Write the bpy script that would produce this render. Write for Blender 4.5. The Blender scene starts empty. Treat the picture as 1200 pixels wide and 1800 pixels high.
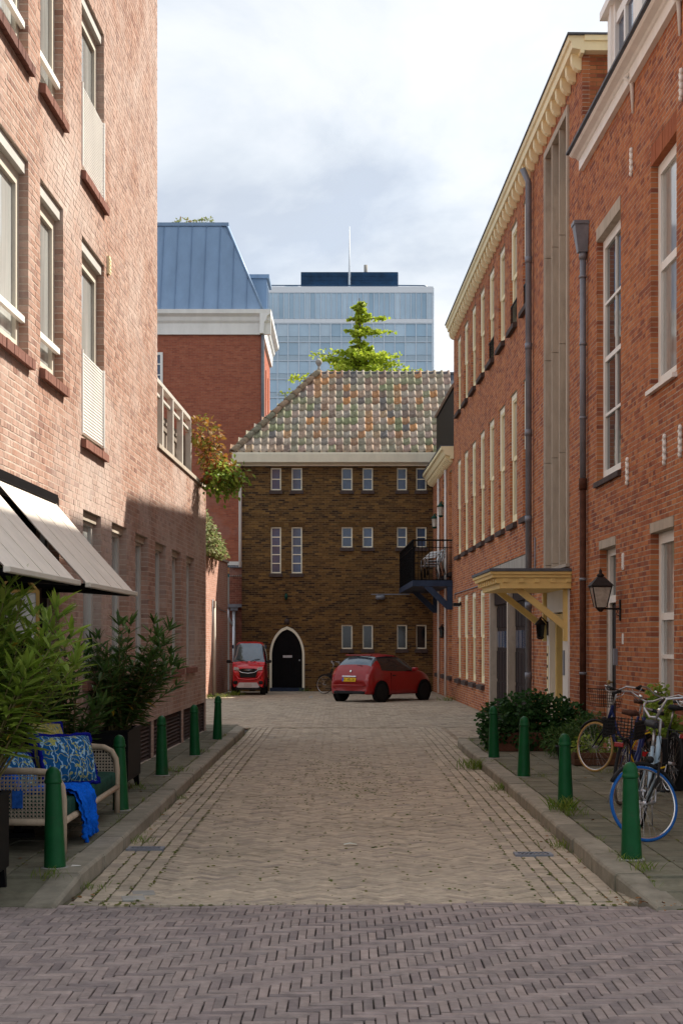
import bpy, bmesh, math, random
import numpy as np
from mathutils import Vector, Matrix, Euler
random.seed(7); rng = np.random.default_rng(7)
R = math.radians
sc = bpy.context.scene
COL = sc.collection

# ------------------------------------------------------------------ camera
EYE = 1.70
cd = bpy.data.cameras.new('camera'); cam = bpy.data.objects.new('camera', cd); COL.objects.link(cam)
cam.location = (0, 0, EYE); cam.rotation_euler = (R(90), 0, 0)
cd.sensor_width = 36; cd.lens = 54; cd.shift_y = 227 / 1800
cd.clip_start = 0.1; cd.clip_end = 3000
sc.camera = cam

# ------------------------------------------------------------------ sky, sun, exposure
SUN = Vector((6.05, 4.5, 7.45)).normalized()
world = bpy.data.worlds.new('World'); sc.world = world; world.use_nodes = True
nt = world.node_tree; nt.nodes.clear()
def wn(t, **k):
    n = nt.nodes.new(t)
    for a, b in k.items(): setattr(n, a, b)
    return n
wout = wn('ShaderNodeOutputWorld'); wbg = wn('ShaderNodeBackground'); wbg.inputs['Strength'].default_value = 0.12
sky = wn('ShaderNodeTexSky', sky_type='NISHITA', sun_disc=False)
sky.sun_elevation = math.asin(SUN.z); sky.sun_rotation = math.atan2(SUN.x, SUN.y)
sky.air_density = 1.0; sky.dust_density = 1.2; sky.ozone_density = 1.0
tc = wn('ShaderNodeTexCoord'); sep = wn('ShaderNodeSeparateXYZ'); nt.links.new(tc.outputs['Generated'], sep.inputs[0])
def wmath(op, a, b=None):
    m = wn('ShaderNodeMath', operation=op)
    for i, v in enumerate((a, b)):
        if v is None: continue
        if isinstance(v, (int, float)): m.inputs[i].default_value = v
        else: nt.links.new(v, m.inputs[i])
    return m.outputs[0]
zz = wmath('ADD', wmath('MAXIMUM', sep.outputs['Z'], 0.0), 0.45)      # clouds laid out on a flat layer overhead
cmb = wn('ShaderNodeCombineXYZ')
nt.links.new(wmath('DIVIDE', sep.outputs['X'], zz), cmb.inputs[0]); nt.links.new(wmath('DIVIDE', sep.outputs['Y'], zz), cmb.inputs[1])
cmb.inputs[2].default_value = 5.5
def wnoise(scale, detail, rough, dist=0.):
    n = wn('ShaderNodeTexNoise'); n.inputs['Scale'].default_value = scale; n.inputs['Detail'].default_value = detail
    n.inputs['Roughness'].default_value = rough; n.inputs['Distortion'].default_value = dist
    nt.links.new(cmb.outputs[0], n.inputs['Vector']); return n.outputs['Fac']
def wramp(src, pts):
    r = wn('ShaderNodeValToRGB'); el = r.color_ramp.elements
    el[0].position, el[0].color = pts[0][0], pts[0][1]; el[1].position, el[1].color = pts[-1][0], pts[-1][1]
    for p, c in pts[1:-1]:
        e = el.new(p); e.color = c
    nt.links.new(src, r.inputs[0]); return r.outputs[0]
cover = wramp(wnoise(1.3, 9, .58, .3), [(.30, (.86, .86, .86, 1)), (.50, (.97, .97, .97, 1)), (.62, (1, 1, 1, 1))])
shade = wramp(wnoise(3.3, 9, .56, .35), [(.36, (.47, .52, .60, 1)), (.46, (.60, .645, .70, 1)), (.53, (.69, .72, .76, 1)), (.63, (.765, .785, .81, 1))])
cl = wn('ShaderNodeVectorMath', operation='SCALE'); nt.links.new(shade, cl.inputs[0]); cl.inputs['Scale'].default_value = 4.4
mx = wn('ShaderNodeMix', data_type='RGBA'); nt.links.new(cover, mx.inputs['Factor'])
nt.links.new(sky.outputs[0], mx.inputs['A']); nt.links.new(cl.outputs[0], mx.inputs['B'])
nt.links.new(mx.outputs['Result'], wbg.inputs['Color']); nt.links.new(wbg.outputs[0], wout.inputs['Surface'])
sd = bpy.data.lights.new('sun', 'SUN'); sd.energy = 3.8; sd.angle = R(0.6); sd.color = (1, .93, .82)
sun = bpy.data.objects.new('sun', sd); COL.objects.link(sun); sun.location = (20, 30, 40)
sun.rotation_euler = (-SUN).to_track_quat('-Z', 'Y').to_euler()
vs = sc.view_settings; vs.view_transform = 'Standard'; vs.look = 'None'; vs.gamma = 1; vs.exposure = 1.36; vs.use_curve_mapping = False
sc.cycles.max_bounces = 6; sc.cycles.diffuse_bounces = 4; sc.cycles.glossy_bounces = 3
sc.cycles.sample_clamp_indirect = 6

# ------------------------------------------------------------------ materials
MT = {}
def mat(name, col=(.5, .5, .5), rough=.7, metal=0., var=.14, scale=5., bump=0., bscale=60., spec=.35, palette=None, stain=None, coat=0., streak=0.):
    m = bpy.data.materials.new(name); m.use_nodes = True; t = m.node_tree; t.nodes.clear(); MT[name] = m
    N = lambda ty, **k: (lambda n: [setattr(n, a, b) for a, b in k.items()] and n or n)(t.nodes.new(ty))
    lk = t.links.new
    out = N('ShaderNodeOutputMaterial'); b = N('ShaderNodeBsdfPrincipled'); lk(b.outputs[0], out.inputs[0])
    b.inputs['Roughness'].default_value = rough; b.inputs['Metallic'].default_value = metal
    b.inputs['Specular IOR Level'].default_value = spec if (rough < .2 or metal > .2 or coat) else spec * .35; b.inputs['Coat Weight'].default_value = coat; b.inputs['Coat Roughness'].default_value = .05
    g = N('ShaderNodeNewGeometry'); pos = g.outputs['Position']
    if streak:
        mp = N('ShaderNodeMapping'); mp.inputs['Scale'].default_value = (1, 1, streak); lk(pos, mp.inputs[0]); spos = mp.outputs[0]
    else: spos = pos
    def noise(sc_, det=5., rgh=.6, p=None):
        n = N('ShaderNodeTexNoise'); n.inputs['Scale'].default_value = sc_; n.inputs['Detail'].default_value = det
        n.inputs['Roughness'].default_value = rgh; lk(p if p else pos, n.inputs['Vector']); return n.outputs['Fac']
    cur = None
    if palette:
        at = N('ShaderNodeAttribute', attribute_name='rnd'); oi = N('ShaderNodeObjectInfo')
        ad = N('ShaderNodeMath', operation='ADD'); lk(at.outputs['Fac'], ad.inputs[0]); lk(oi.outputs['Random'], ad.inputs[1])
        fr = N('ShaderNodeMath', operation='FRACT'); lk(ad.outputs[0], fr.inputs[0])
        r = N('ShaderNodeValToRGB'); r.color_ramp.interpolation = 'LINEAR'; el = r.color_ramp.elements
        n = len(palette)
        while len(el) < n: el.new(.5)
        for i, c in enumerate(palette): el[i].position = i / (n - 1); el[i].color = (*c, 1)
        lk(fr.outputs[0], r.inputs[0]); cur = r.outputs[0]
    else:
        rg = N('ShaderNodeRGB'); rg.outputs[0].default_value = (*col, 1); cur = rg.outputs[0]
    if var:
        mr = N('ShaderNodeMapRange'); lk(noise(scale, 6, .65, spos), mr.inputs['Value'])
        mr.inputs['From Min'].default_value = .28; mr.inputs['From Max'].default_value = .72
        mr.inputs['To Min'].default_value = 1 - var * 1.6; mr.inputs['To Max'].default_value = 1 + var * 1.6
        hs = N('ShaderNodeHueSaturation'); lk(mr.outputs[0], hs.inputs['Value']); lk(cur, hs.inputs['Color']); cur = hs.outputs[0]
    for st in (stain or []):
        c, s_, lo, hi, amt = st[:5]
        mr = N('ShaderNodeMapRange'); lk(noise(s_, 8, .68, spos if len(st) > 5 else pos), mr.inputs['Value'])
        mr.inputs['From Min'].default_value = lo; mr.inputs['From Max'].default_value = hi; mr.inputs['To Max'].default_value = amt
        mi = N('ShaderNodeMix', data_type='RGBA'); lk(mr.outputs[0], mi.inputs['Factor']); lk(cur, mi.inputs['A']); mi.inputs['B'].default_value = (*c, 1)
        cur = mi.outputs['Result']
    lk(cur, b.inputs['Base Color'])
    if name.startswith('leaf') or name == 'grass':
        tl = N('ShaderNodeBsdfTranslucent'); lk(cur, tl.inputs[0]); ms = N('ShaderNodeMixShader'); ms.inputs[0].default_value = .4
        lk(b.outputs[0], ms.inputs[1]); lk(tl.outputs[0], ms.inputs[2]); lk(ms.outputs[0], out.inputs[0])
    if bump:
        bp = N('ShaderNodeBump'); bp.inputs['Strength'].default_value = bump; bp.inputs['Distance'].default_value = .01
        lk(noise(bscale, 6, .7), bp.inputs['Height']); lk(bp.outputs[0], b.inputs['Normal'])
    return m
mat('brick_salmon', rough=.9, var=.10, scale=14, bump=.5, bscale=45, palette=[(.35, .20, .145), (.41, .25, .19), (.31, .175, .125), (.44, .285, .22), (.36, .21, .155), (.24, .135, .105)],
    stain=[((.58, .50, .45), .5, .43, .70, .7), ((.13, .08, .07), 26, .60, .74, .6), ((.2, .15, .14), .8, .60, .8, .45), ((.17, .12, .105), .9, .58, .78, .35, 1)], streak=.22)
mat('mortar_light', (.50, .41, .34), .95, var=.15, scale=9, bump=.4, bscale=90)
mat('brick_orange', rough=.88, var=.10, scale=12, bump=.4, bscale=50, palette=[(.40, .14, .064), (.48, .18, .077), (.32, .105, .055), (.50, .21, .092), (.37, .125, .06), (.21, .07, .047), (.44, .16, .07)],
    stain=[((.56, .215, .07), .45, .52, .72, .5), ((.11, .05, .04), .8, .58, .78, .45), ((.45, .33, .27), 1.1, .64, .8, .3), ((.14, .06, .045), 1.1, .58, .78, .35, 1)], streak=.2)
mat('mortar_grey', (.42, .34, .27), .95, var=.15, scale=9, bump=.3, bscale=90)
mat('brick_brown', rough=.9, var=.12, scale=10, bump=.4, bscale=40, palette=[(.095, .050, .019), (.15, .080, .028), (.055, .030, .016), (.21, .115, .038), (.105, .055, .022), (.030, .019, .015), (.17, .094, .031)],
    stain=[((.20, .115, .04), .6, .58, .8, .4), ((.025, .016, .012), .5, .52, .75, .5)])
mat('mortar_brown', (.20, .135, .07), .95, var=.2, scale=6)
mat('mortar_red', (.30, .16, .11), .95, var=.2, scale=4)
mat('brick_pink', rough=.9, var=.1, scale=10, palette=[(.46, .24, .18), (.52, .29, .22), (.42, .21, .15)], stain=[((.6, .45, .38), 1.2, .5, .75, .4)])
mat('brick_red', rough=.9, var=.10, scale=6, palette=[(.33, .10, .062), (.37, .12, .07), (.28, .085, .055), (.40, .135, .08)],
    stain=[((.40, .28, .26), .22, .53, .66, .55), ((.16, .06, .05), .6, .58, .8, .4)])
mat('brick_dark_red', rough=.9, var=.14, scale=8, palette=[(.20, .07, .05), (.25, .09, .06), (.16, .06, .045)], stain=[((.45, .36, .33), 1.6, .55, .75, .5)])
mat('stone', (.44, .38, .31), .85, var=.12, scale=7, bump=.3, bscale=120, stain=[((.16, .13, .11), 2., .58, .8, .4)], streak=.25)
mat('concrete', (.33, .31, .28), .9, var=.16, scale=4, bump=.3, bscale=90, stain=[((.15, .14, .12), 1.8, .55, .8, .5, 1)], streak=.2)
mat('dark_sill', (.075, .055, .05), .75, var=.2, scale=12, bump=.2)
mat('brick_sill', rough=.9, var=.12, scale=14, bump=.4, palette=[(.20, .095, .07), (.26, .12, .09), (.15, .075, .06)])
mat('cream_paint', (.85, .75, .48), .5, var=.05, scale=3, stain=[((.35, .27, .16), 2.2, .63, .85, .3, 1)], streak=.3)
mat('pale_cream', (.84, .79, .63), .5, var=.05, scale=3, stain=[((.35, .30, .22), 2.2, .63, .85, .3, 1)], streak=.3)
mat('white_paint', (.82, .80, .76), .45, var=.05, scale=3, stain=[((.45, .42, .36), 2.5, .62, .85, .35, 1)], streak=.3)
mat('grey_frame', (.52, .50, .46), .5, var=.05, scale=3, stain=[((.3, .27, .24), 2.5, .62, .85, .3)])
mat('beige_frame', (.60, .55, .46), .5, var=.04, scale=3)
mat('yellow_paint', (.80, .60, .24), .5, var=.06, scale=4, stain=[((.3, .2, .08), 3, .64, .85, .3)])
mat('glass', (.035, .045, .05), .04, var=.3, scale=1.2, spec=.9, bump=.04, bscale=1.5)
mat('dark_glass', (.012, .014, .016), .06, var=.2, scale=1., spec=.6, bump=.03, bscale=2)
mat('curtain_glass', (.33, .335, .32), .07, var=.4, scale=2.2, spec=.8, streak=.1)
mat('car_glass', (.10, .13, .16), .03, metal=.35, var=.2, scale=1.5, spec=1.)
mat('blue_pane', (.035, .065, .13), .1, var=.35, scale=1.5, spec=.7, bump=.04, bscale=3)
mat('black_paint', (.006, .006, .007), .5, var=.2, spec=.2)
mat('black_shadow', (.008, .008, .008), .9, var=0)  # shade painted as flat black, for wheel arch hollows and drain wells
mat('navy_paint', (.03, .045, .08), .5, var=.15)
mat('garage_brown', (.013, .007, .008), .55, var=.25, scale=4, spec=.25, stain=[((.06, .04, .04), 6, .58, .8, .3)])
mat('bollard_green', (.008, .082, .026), .36, var=.10, scale=9, bump=.06, bscale=40, spec=.45, stain=[((.04, .05, .035), 6, .58, .75, .6), ((.16, .18, .13), 38, .68, .75, .6)])
mat('zinc', (.20, .21, .24), .5, metal=.3, var=.14, scale=4, stain=[((.34, .34, .36), 3, .55, .75, .4)])
mat('rusty_pipe', (.085, .035, .022), .75, var=.25, scale=9, bump=.2)
mat('lead_roof', (.10, .11, .13), .6, var=.15)
mat('blue_zinc', (.20, .29, .42), .42, metal=.15, var=.09, scale=1.2, stain=[((.30, .40, .54), .9, .5, .8, .35, 1)], streak=.25)
mat('timber_grey', (.24, .20, .165), .85, var=.25, scale=7, bump=.3, streak=.1, stain=[((.08, .07, .06), 5, .6, .8, .5, 1)])
mat('rail_grey', (.50, .47, .42), .6, var=.08)
mat('awning', (.74, .67, .58), .85, var=.06, scale=5, bump=.1, bscale=300, stain=[((.45, .38, .28), 2.5, .6, .85, .35)])
mat('klinker', rough=.72, var=.16, scale=11, bump=.45, bscale=85, spec=.3, palette=[(.255, .207, .19), (.295, .238, .215), (.215, .178, .168), (.33, .262, .235), (.265, .212, .198), (.19, .155, .148)],
    stain=[((.30, .25, .225), 1.6, .52, .75, .45), ((.13, .105, .10), .7, .55, .75, .35), ((.36, .33, .30), 24, .66, .76, .5)])
mat('joint_dark', (.045, .038, .034), .95, var=.3, scale=12, stain=[((.06, .065, .02), 3, .58, .7, .7)])
mat('paver', rough=.82, var=.15, scale=12, bump=.55, bscale=110, spec=.25, palette=[(.40, .33, .255), (.455, .375, .285), (.34, .285, .222), (.42, .345, .262), (.50, .41, .31), (.30, .25, .205)],
    stain=[((.44, .37, .28), .7, .52, .72, .5), ((.13, .12, .07), 4, .60, .8, .45), ((.17, .16, .10), .55, .55, .75, .35)])
mat('joint_moss', (.12, .10, .068), .95, var=.3, scale=14, stain=[((.085, .105, .02), 1.3, .46, .60, .9), ((.05, .075, .012), 14, .52, .65, .8)])
mat('pave_tile', rough=.85, var=.18, scale=7, bump=.5, bscale=90, spec=.25, palette=[(.15, .142, .102), (.178, .165, .12), (.125, .12, .088), (.20, .182, .135)],
    stain=[((.06, .075, .025), 3, .60, .75, .5), ((.2, .19, .16), 5, .6, .8, .4)])
mat('kerb_stone', rough=.85, var=.16, scale=6, bump=.5, bscale=80, spec=.25, palette=[(.27, .24, .19), (.31, .275, .215), (.235, .21, .165)],
    stain=[((.12, .11, .06), 2.5, .55, .72, .6), ((.06, .055, .045), 9, .62, .78, .5)])
mat('courtyard', (.235, .20, .165), .85, var=.15, scale=1.2, bump=.5, bscale=25, stain=[((.11, .12, .04), 1.5, .62, .78, .5), ((.30, .27, .23), .5, .55, .75, .4)])
mat('asphalt', (.07, .068, .065), .9, var=.15, scale=3, bump=.4, bscale=60)
mat('leaf_bright', rough=.42, var=.12, scale=9, spec=.45, palette=[(.19, .29, .03), (.25, .35, .05), (.12, .21, .03), (.34, .42, .08), (.20, .31, .05)])
mat('leaf_dark', rough=.42, var=.12, scale=9, spec=.45, palette=[(.055, .115, .026), (.085, .16, .036), (.038, .085, .022), (.12, .20, .05)])
mat('leaf_yellow', rough=.5, palette=[(.42, .26, .03), (.34, .24, .03)])
mat('leaf_ivy', rough=.5, var=.2, scale=9, spec=.4, palette=[(.018, .055, .014), (.03, .085, .022), (.05, .12, .03), (.022, .065, .02)])
mat('leaf_tree', rough=.5, var=.2, scale=3, palette=[(.36, .45, .035), (.46, .54, .05), (.26, .37, .03), (.52, .56, .08)])
mat('leaf_autumn', rough=.5, var=.15, palette=[(.26, .075, .03), (.32, .13, .03), (.22, .16, .03), (.15, .17, .03), (.36, .17, .05)])
mat('leaf_pale', rough=.5, var=.15, palette=[(.22, .26, .09), (.30, .30, .14), (.16, .22, .06), (.32, .20, .13)])
mat('grass', rough=.6, var=.15, palette=[(.11, .19, .02), (.15, .24, .03), (.22, .24, .05), (.08, .15, .02)])
mat('moss', rough=.95, var=.25, scale=20, palette=[(.055, .08, .014), (.09, .11, .02), (.13, .12, .03), (.04, .06, .014)])
mat('dry_leaf', rough=.8, palette=[(.20, .085, .035), (.30, .17, .07), (.13, .06, .03)])
mat('bark', (.11, .085, .055), .9, var=.25, scale=15, bump=.4)
mat('stem_green', (.12, .10, .04), .8, var=.2, scale=12)
mat('rattan', (.46, .36, .26), .6, var=.14, scale=14, bump=.15, streak=.2)
mat('cane', (.42, .35, .27), .65, var=.12, scale=20)
mat('velvet_green', (.012, .052, .036), .75, var=.3, scale=9, bump=.1, bscale=250, spec=.2, stain=[((.035, .10, .075), 4, .5, .75, .6)])
mat('wool_blue', (.008, .13, .70), .9, var=.2, scale=60, bump=.8, bscale=150, spec=.1)
mat('fringe_blue', (.010, .014, .22), .95, var=.3, scale=80, bump=.9, bscale=160, spec=.1)
mat('tag_blue', (.02, .10, .40), .5, var=.3, scale=30)
mat('red_paint', (.55, .006, .014), .28, var=.05, spec=.4, coat=.5)
mat('dark_red_paint', (.25, .004, .006), .3, var=.05, spec=.3, coat=.35)
mat('tyre_black', (.014, .014, .014), .85, var=.15, scale=30)
mat('tyre_tan', (.42, .26, .10), .8, var=.1)
mat('tyre_blue', (.015, .10, .33), .75, var=.1, scale=25)
mat('tyre_grey', (.20, .155, .135), .85, var=.12)
mat('chrome', (.62, .62, .62), .22, metal=1., var=.08)
mat('silver', (.48, .48, .50), .4, metal=.7, var=.08)
mat('plastic_black', (.016, .016, .017), .5, var=.1)
mat('lens_red', (.35, .01, .01), .15, var=.05, spec=.6, coat=.5)
mat('lens_clear', (.45, .46, .47), .12, var=.2, scale=30, spec=.7)
mat('plate_yellow', (.75, .45, .02), .5, var=.05)
mat('plate_blue', (.02, .06, .4), .5, var=0)
mat('print_black', (.01, .01, .01), .6, var=0)
mat('plate_grey', (.45, .42, .42), .5, var=.1, scale=30)
mat('frame_lightblue', (.30, .40, .48), .35, var=.06, spec=.5)
mat('frame_blue', (.012, .022, .10), .35, var=.08, spec=.5)
mat('frame_green', (.012, .17, .085), .35, var=.08, spec=.5)
mat('saddle_brown', (.085, .038, .026), .55, var=.2, scale=20)
mat('saddle_black', (.03, .032, .036), .55, var=.2)
mat('wicker_wire', (.05, .028, .02), .7, var=.2)
mat('lamp_iron', (.028, .020, .018), .6, var=.2, scale=20)
mat('lamp_glass', (.42, .38, .32), .12, var=.2, scale=14, spec=.6)
mat('lamp_green', (.01, .05, .035), .5, var=.1)
mat('lantern_wood', (.48, .29, .09), .6, var=.15, scale=12, streak=.15)
mat('paper_white', (.66, .62, .57), .7, var=.05)
mat('terracotta', (.13, .055, .035), .85, var=.2, scale=8)
mat('litter', (.55, .60, .52), .5, var=.2, scale=90)
mat('wood_box', (.10, .048, .028), .8, var=.25, scale=9)
mat('teal_paint', (.015, .11, .12), .5, var=.1)
mat('tower_glass', rough=.12, var=.10, scale=.12, spec=.7, palette=[(.30, .45, .58), (.38, .53, .66), (.44, .58, .70), (.34, .49, .62), (.55, .67, .77)])  # reflected sky and slight haze are put into these pale blues
mat('tower_fin', (.62, .69, .76), .5, var=.05)
mat('tower_white', (.76, .79, .83), .6, var=.04)
mat('tower_dark', (.010, .045, .105), .3, var=.25, scale=.6, spec=.5)
mat('tower_spandrel', (.40, .50, .58), .45, var=.06)
mat('roof_tile', rough=.75, var=.22, scale=9, bump=.3, bscale=60, spec=.4, palette=[(.28, .23, .17), (.38, .27, .20), (.23, .22, .16), (.34, .24, .20), (.42, .36, .28), (.15, .14, .135), (.45, .22, .09), (.29, .25, .18), (.21, .23, .125), (.36, .29, .24)],
    stain=[((.56, .52, .44), 7, .55, .72, .6), ((.09, .09, .05), 4, .55, .75, .6)])
mat('ridge_tile', rough=.6, var=.22, scale=8, bump=.3, palette=[(.26, .15, .09), (.20, .19, .13), (.32, .20, .13), (.16, .17, .12)], stain=[((.38, .36, .30), 5, .55, .8, .5)])

# patterned cushion: pale and olive squiggles on blue cloth
def pattern_mat(name, base, line1, line2):
    m = mat(name, base, .85, var=.2, scale=20, bump=.2, bscale=200); t = m.node_tree
    b = [n for n in t.nodes if n.type == 'BSDF_PRINCIPLED'][0]; src = b.inputs['Base Color'].links[0].from_socket
    tcn = t.nodes.new('ShaderNodeTexCoord')
    def lay(cur, sc_, dist, lo, hi, c, ty):
        w = t.nodes.new('ShaderNodeTexWave'); w.wave_type = ty; w.inputs['Scale'].default_value = sc_; w.inputs['Distortion'].default_value = dist
        w.inputs['Detail'].default_value = 2.5; w.inputs['Detail Scale'].default_value = 2.2; t.links.new(tcn.outputs['Object'], w.inputs['Vector'])
        mr = t.nodes.new('ShaderNodeMapRange'); t.links.new(w.outputs['Fac'], mr.inputs['Value']); mr.inputs['From Min'].default_value = lo; mr.inputs['From Max'].default_value = hi
        mi = t.nodes.new('ShaderNodeMix'); mi.data_type = 'RGBA'; t.links.new(mr.outputs[0], mi.inputs['Factor']); t.links.new(cur, mi.inputs['A']); mi.inputs['B'].default_value = (*c, 1)
        return mi.outputs['Result']
    cur = lay(src, 4.6, 13, .86, .96, line1, 'BANDS'); cur = lay(cur, 3.4, 18, .93, .98, line2, 'RINGS')
    t.links.new(cur, b.inputs['Base Color']); return m
pattern_mat('cushion_blue', (.008, .085, .24), (.30, .50, .66), (.34, .36, .10))
pattern_mat('cushion_yellow', (.34, .30, .07), (.10, .16, .20), (.45, .42, .20))

# ------------------------------------------------------------------ mesh helpers
class MB:
    """collects simple shapes into one mesh"""
    def __init__(s): s.v = []; s.f = []; s.sm = []
    def add(s, V, F, M=None, smooth=False):
        o = len(s.v)
        s.v.extend([tuple(M @ Vector(p)) for p in V] if M is not None else [tuple(p) for p in V])
        s.f.extend([tuple(o + i for i in f) for f in F]); s.sm.extend([smooth] * len(F)); return s
    def box(s, x0, x1, y0, y1, z0, z1, M=None):
        if x0 > x1: x0, x1 = x1, x0
        if y0 > y1: y0, y1 = y1, y0
        if z0 > z1: z0, z1 = z1, z0
        return s.add([(x0, y0, z0), (x1, y0, z0), (x1, y1, z0), (x0, y1, z0), (x0, y0, z1), (x1, y0, z1), (x1, y1, z1), (x0, y1, z1)],
                     [(0, 3, 2, 1), (4, 5, 6, 7), (0, 1, 5, 4), (1, 2, 6, 5), (2, 3, 7, 6), (3, 0, 4, 7)], M)
    def bevbox(s, x0, x1, y0, y1, z0, z1, b=.01, M=None):
        V = []; 
        for (zq, i) in ((z0, b), (z0 + b, 0), (z1 - b, 0), (z1, b)):
            a = i; q = b
            V += [(x0 + a + q * (i == 0), y0 + a, zq), (x1 - a - q * (i == 0), y0 + a, zq), (x1 - a, y0 + a + q * (i == 0), zq), (x1 - a, y1 - a - q * (i == 0), zq),
                  (x1 - a - q * (i == 0), y1 - a, zq), (x0 + a + q * (i == 0), y1 - a, zq), (x0 + a, y1 - a - q * (i == 0), zq), (x0 + a, y0 + a + q * (i == 0), zq)]
        F = [tuple(range(7, -1, -1)), tuple(range(24, 32))]
        for k in range(3):
            for j in range(8): F.append((k * 8 + j, k * 8 + (j + 1) % 8, k * 8 + 8 + (j + 1) % 8, k * 8 + 8 + j))
        return s.add(V, F, M)
    def prism(s, poly, a0, a1, axis='y', M=None):
        """extrude a 2D polygon along an axis; poly gives the other two coordinates in order"""
        def p(u, v, a): return {'x': (a, u, v), 'y': (u, a, v), 'z': (u, v, a)}[axis]
        n = len(poly); V = [p(u, v, a0) for u, v in poly] + [p(u, v, a1) for u, v in poly]
        F = [tuple(range(n - 1, -1, -1)), tuple(range(n, 2 * n))] + [(i, (i + 1) % n, n + (i + 1) % n, n + i) for i in range(n)]
        return s.add(V, F, M)
    def tube(s, path, r, n=8, M=None, closed=False, cap=True):
        P = [Vector(p) for p in path]; m = len(P); V = []; up = Vector((0, 0, 1)); prev = None
        for i in range(m):
            if closed: d = P[(i + 1) % m] - P[i - 1]
            else: d = P[min(i + 1, m - 1)] - P[max(i - 1, 0)]
            d.normalize()
            if prev is None:
                a = up if abs(d.z) < .9 else Vector((1, 0, 0)); u = d.cross(a).normalized()
            else:
                u = (prev - d * prev.dot(d)).normalized()
            prev = u; w = d.cross(u); rr = r[i] if isinstance(r, (list, tuple)) else r
            for j in range(n):
                t = 2 * math.pi * j / n; V.append(P[i] + (u * math.cos(t) + w * math.sin(t)) * rr)
        F = []
        for i in range(m if closed else m - 1):
            for j in range(n):
                a, b = i * n + j, i * n + (j + 1) % n; c, d_ = ((i + 1) % m) * n + (j + 1) % n, ((i + 1) % m) * n + j
                F.append((a, b, c, d_))
        if cap and not closed: F += [tuple(range(n - 1, -1, -1)), tuple(range((m - 1) * n, m * n))]
        return s.add(V, F, M, True)
    def lathe(s, prof, n=16, M=None, smooth=True):
        V = []; F = []; m = len(prof)
        for r, z in prof:
            for j in range(n): t = 2 * math.pi * j / n; V.append((r * math.cos(t), r * math.sin(t), z))
        for i in range(m - 1):
            for j in range(n): F.append((i * n + j, i * n + (j + 1) % n, (i + 1) * n + (j + 1) % n, (i + 1) * n + j))
        F += [tuple(range(n - 1, -1, -1)), tuple(range((m - 1) * n, m * n))]
        return s.add(V, F, M, smooth)
    def mesh(s, name, m):
        me = bpy.data.meshes.new(name); me.from_pydata(s.v, [], s.f); me.materials.append(MT[m])
        me.polygons.foreach_set('use_smooth', s.sm); me.update(); return me
    def build(s, name, m, parent=None, loc=None, rot=None, scale=None):
        return link(name, s.mesh(name, m), parent, loc, rot, scale)
def link(name, me, parent=None, loc=None, rot=None, scale=None):
    o = bpy.data.objects.new(name, me); COL.objects.link(o); o.parent = parent
    if loc is not None: o.location = loc
    if rot is not None: o.rotation_euler = rot
    if scale is not None: o.scale = scale
    return o
def tag(o, label=None, cat=None, group=None, kind=None):
    for k, v in (('label', label), ('category', cat), ('group', group), ('kind', kind)):
        if v: o[k] = v
    return o
def thing(name, label, cat, loc=(0, 0, 0), rz=0., group=None):
    o = bpy.data.objects.new(name, None); COL.objects.link(o); o.location = loc; o.rotation_euler = (0, 0, rz); o.empty_display_size = .2
    return tag(o, label, cat, group)
def np_mesh(name, V, F, m, rnd=None, smooth=False):
    """V (n,3), F (k,4) quads; rnd one value per face"""
    me = bpy.data.meshes.new(name); V = np.asarray(V, np.float32); F = np.asarray(F, np.int32)
    me.vertices.add(len(V)); me.vertices.foreach_set('co', V.ravel()); k = F.shape[1]
    me.loops.add(F.size); me.loops.foreach_set('vertex_index', F.ravel())
    me.polygons.add(len(F)); me.polygons.foreach_set('loop_start', np.arange(0, F.size, k, dtype=np.int32))
    me.polygons.foreach_set('loop_total', np.full(len(F), k, np.int32))
    me.polygons.foreach_set('use_smooth', np.full(len(F), smooth, bool))
    me.update(calc_edges=True); me.materials.append(MT[m])
    if rnd is not None:
        a = me.attributes.new('rnd', 'FLOAT', 'FACE'); a.data.foreach_set('value', np.asarray(rnd, np.float32))
    return me
BOXF = np.array([(0, 3, 2, 1), (4, 5, 6, 7), (0, 1, 5, 4), (1, 2, 6, 5), (2, 3, 7, 6), (3, 0, 4, 7)])
def boxes_mesh(name, B, m, rnd=None, faces=range(6)):
    B = np.asarray(B, np.float64).reshape(-1, 6); n = len(B)
    idx = np.array([(0, 2, 4), (1, 2, 4), (1, 3, 4), (0, 3, 4), (0, 2, 5), (1, 2, 5), (1, 3, 5), (0, 3, 5)])
    V = B[:, idx].reshape(-1, 3); fs = BOXF[list(faces)]
    F = (fs[None] + (np.arange(n) * 8)[:, None, None]).reshape(-1, 4)
    if rnd is None: rnd = rng.random(n)
    return np_mesh(name, V, F, m, np.repeat(rnd, len(fs)))
def xform_mesh(name, T, TF, mats, m, rnd=None, smooth=False):
    """many copies of a small template joined into one mesh"""
    T = np.asarray(T); A = np.asarray(mats); n = len(A)
    V = np.einsum('nij,kj->nki', A[:, :3, :3], T) + A[:, None, :3, 3]
    F = (np.asarray(TF)[None] + (np.arange(n) * len(T))[:, None, None]).reshape(-1, np.asarray(TF).shape[1])
    if rnd is None: rnd = rng.random(n)
    return np_mesh(name, V.reshape(-1, 3), F, m, np.repeat(rnd, len(TF)), smooth)
def project(p):
    return 600 + 2700 * p[0] / p[1], 1127 - 2700 * (p[2] - EYE) / p[1]
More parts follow.
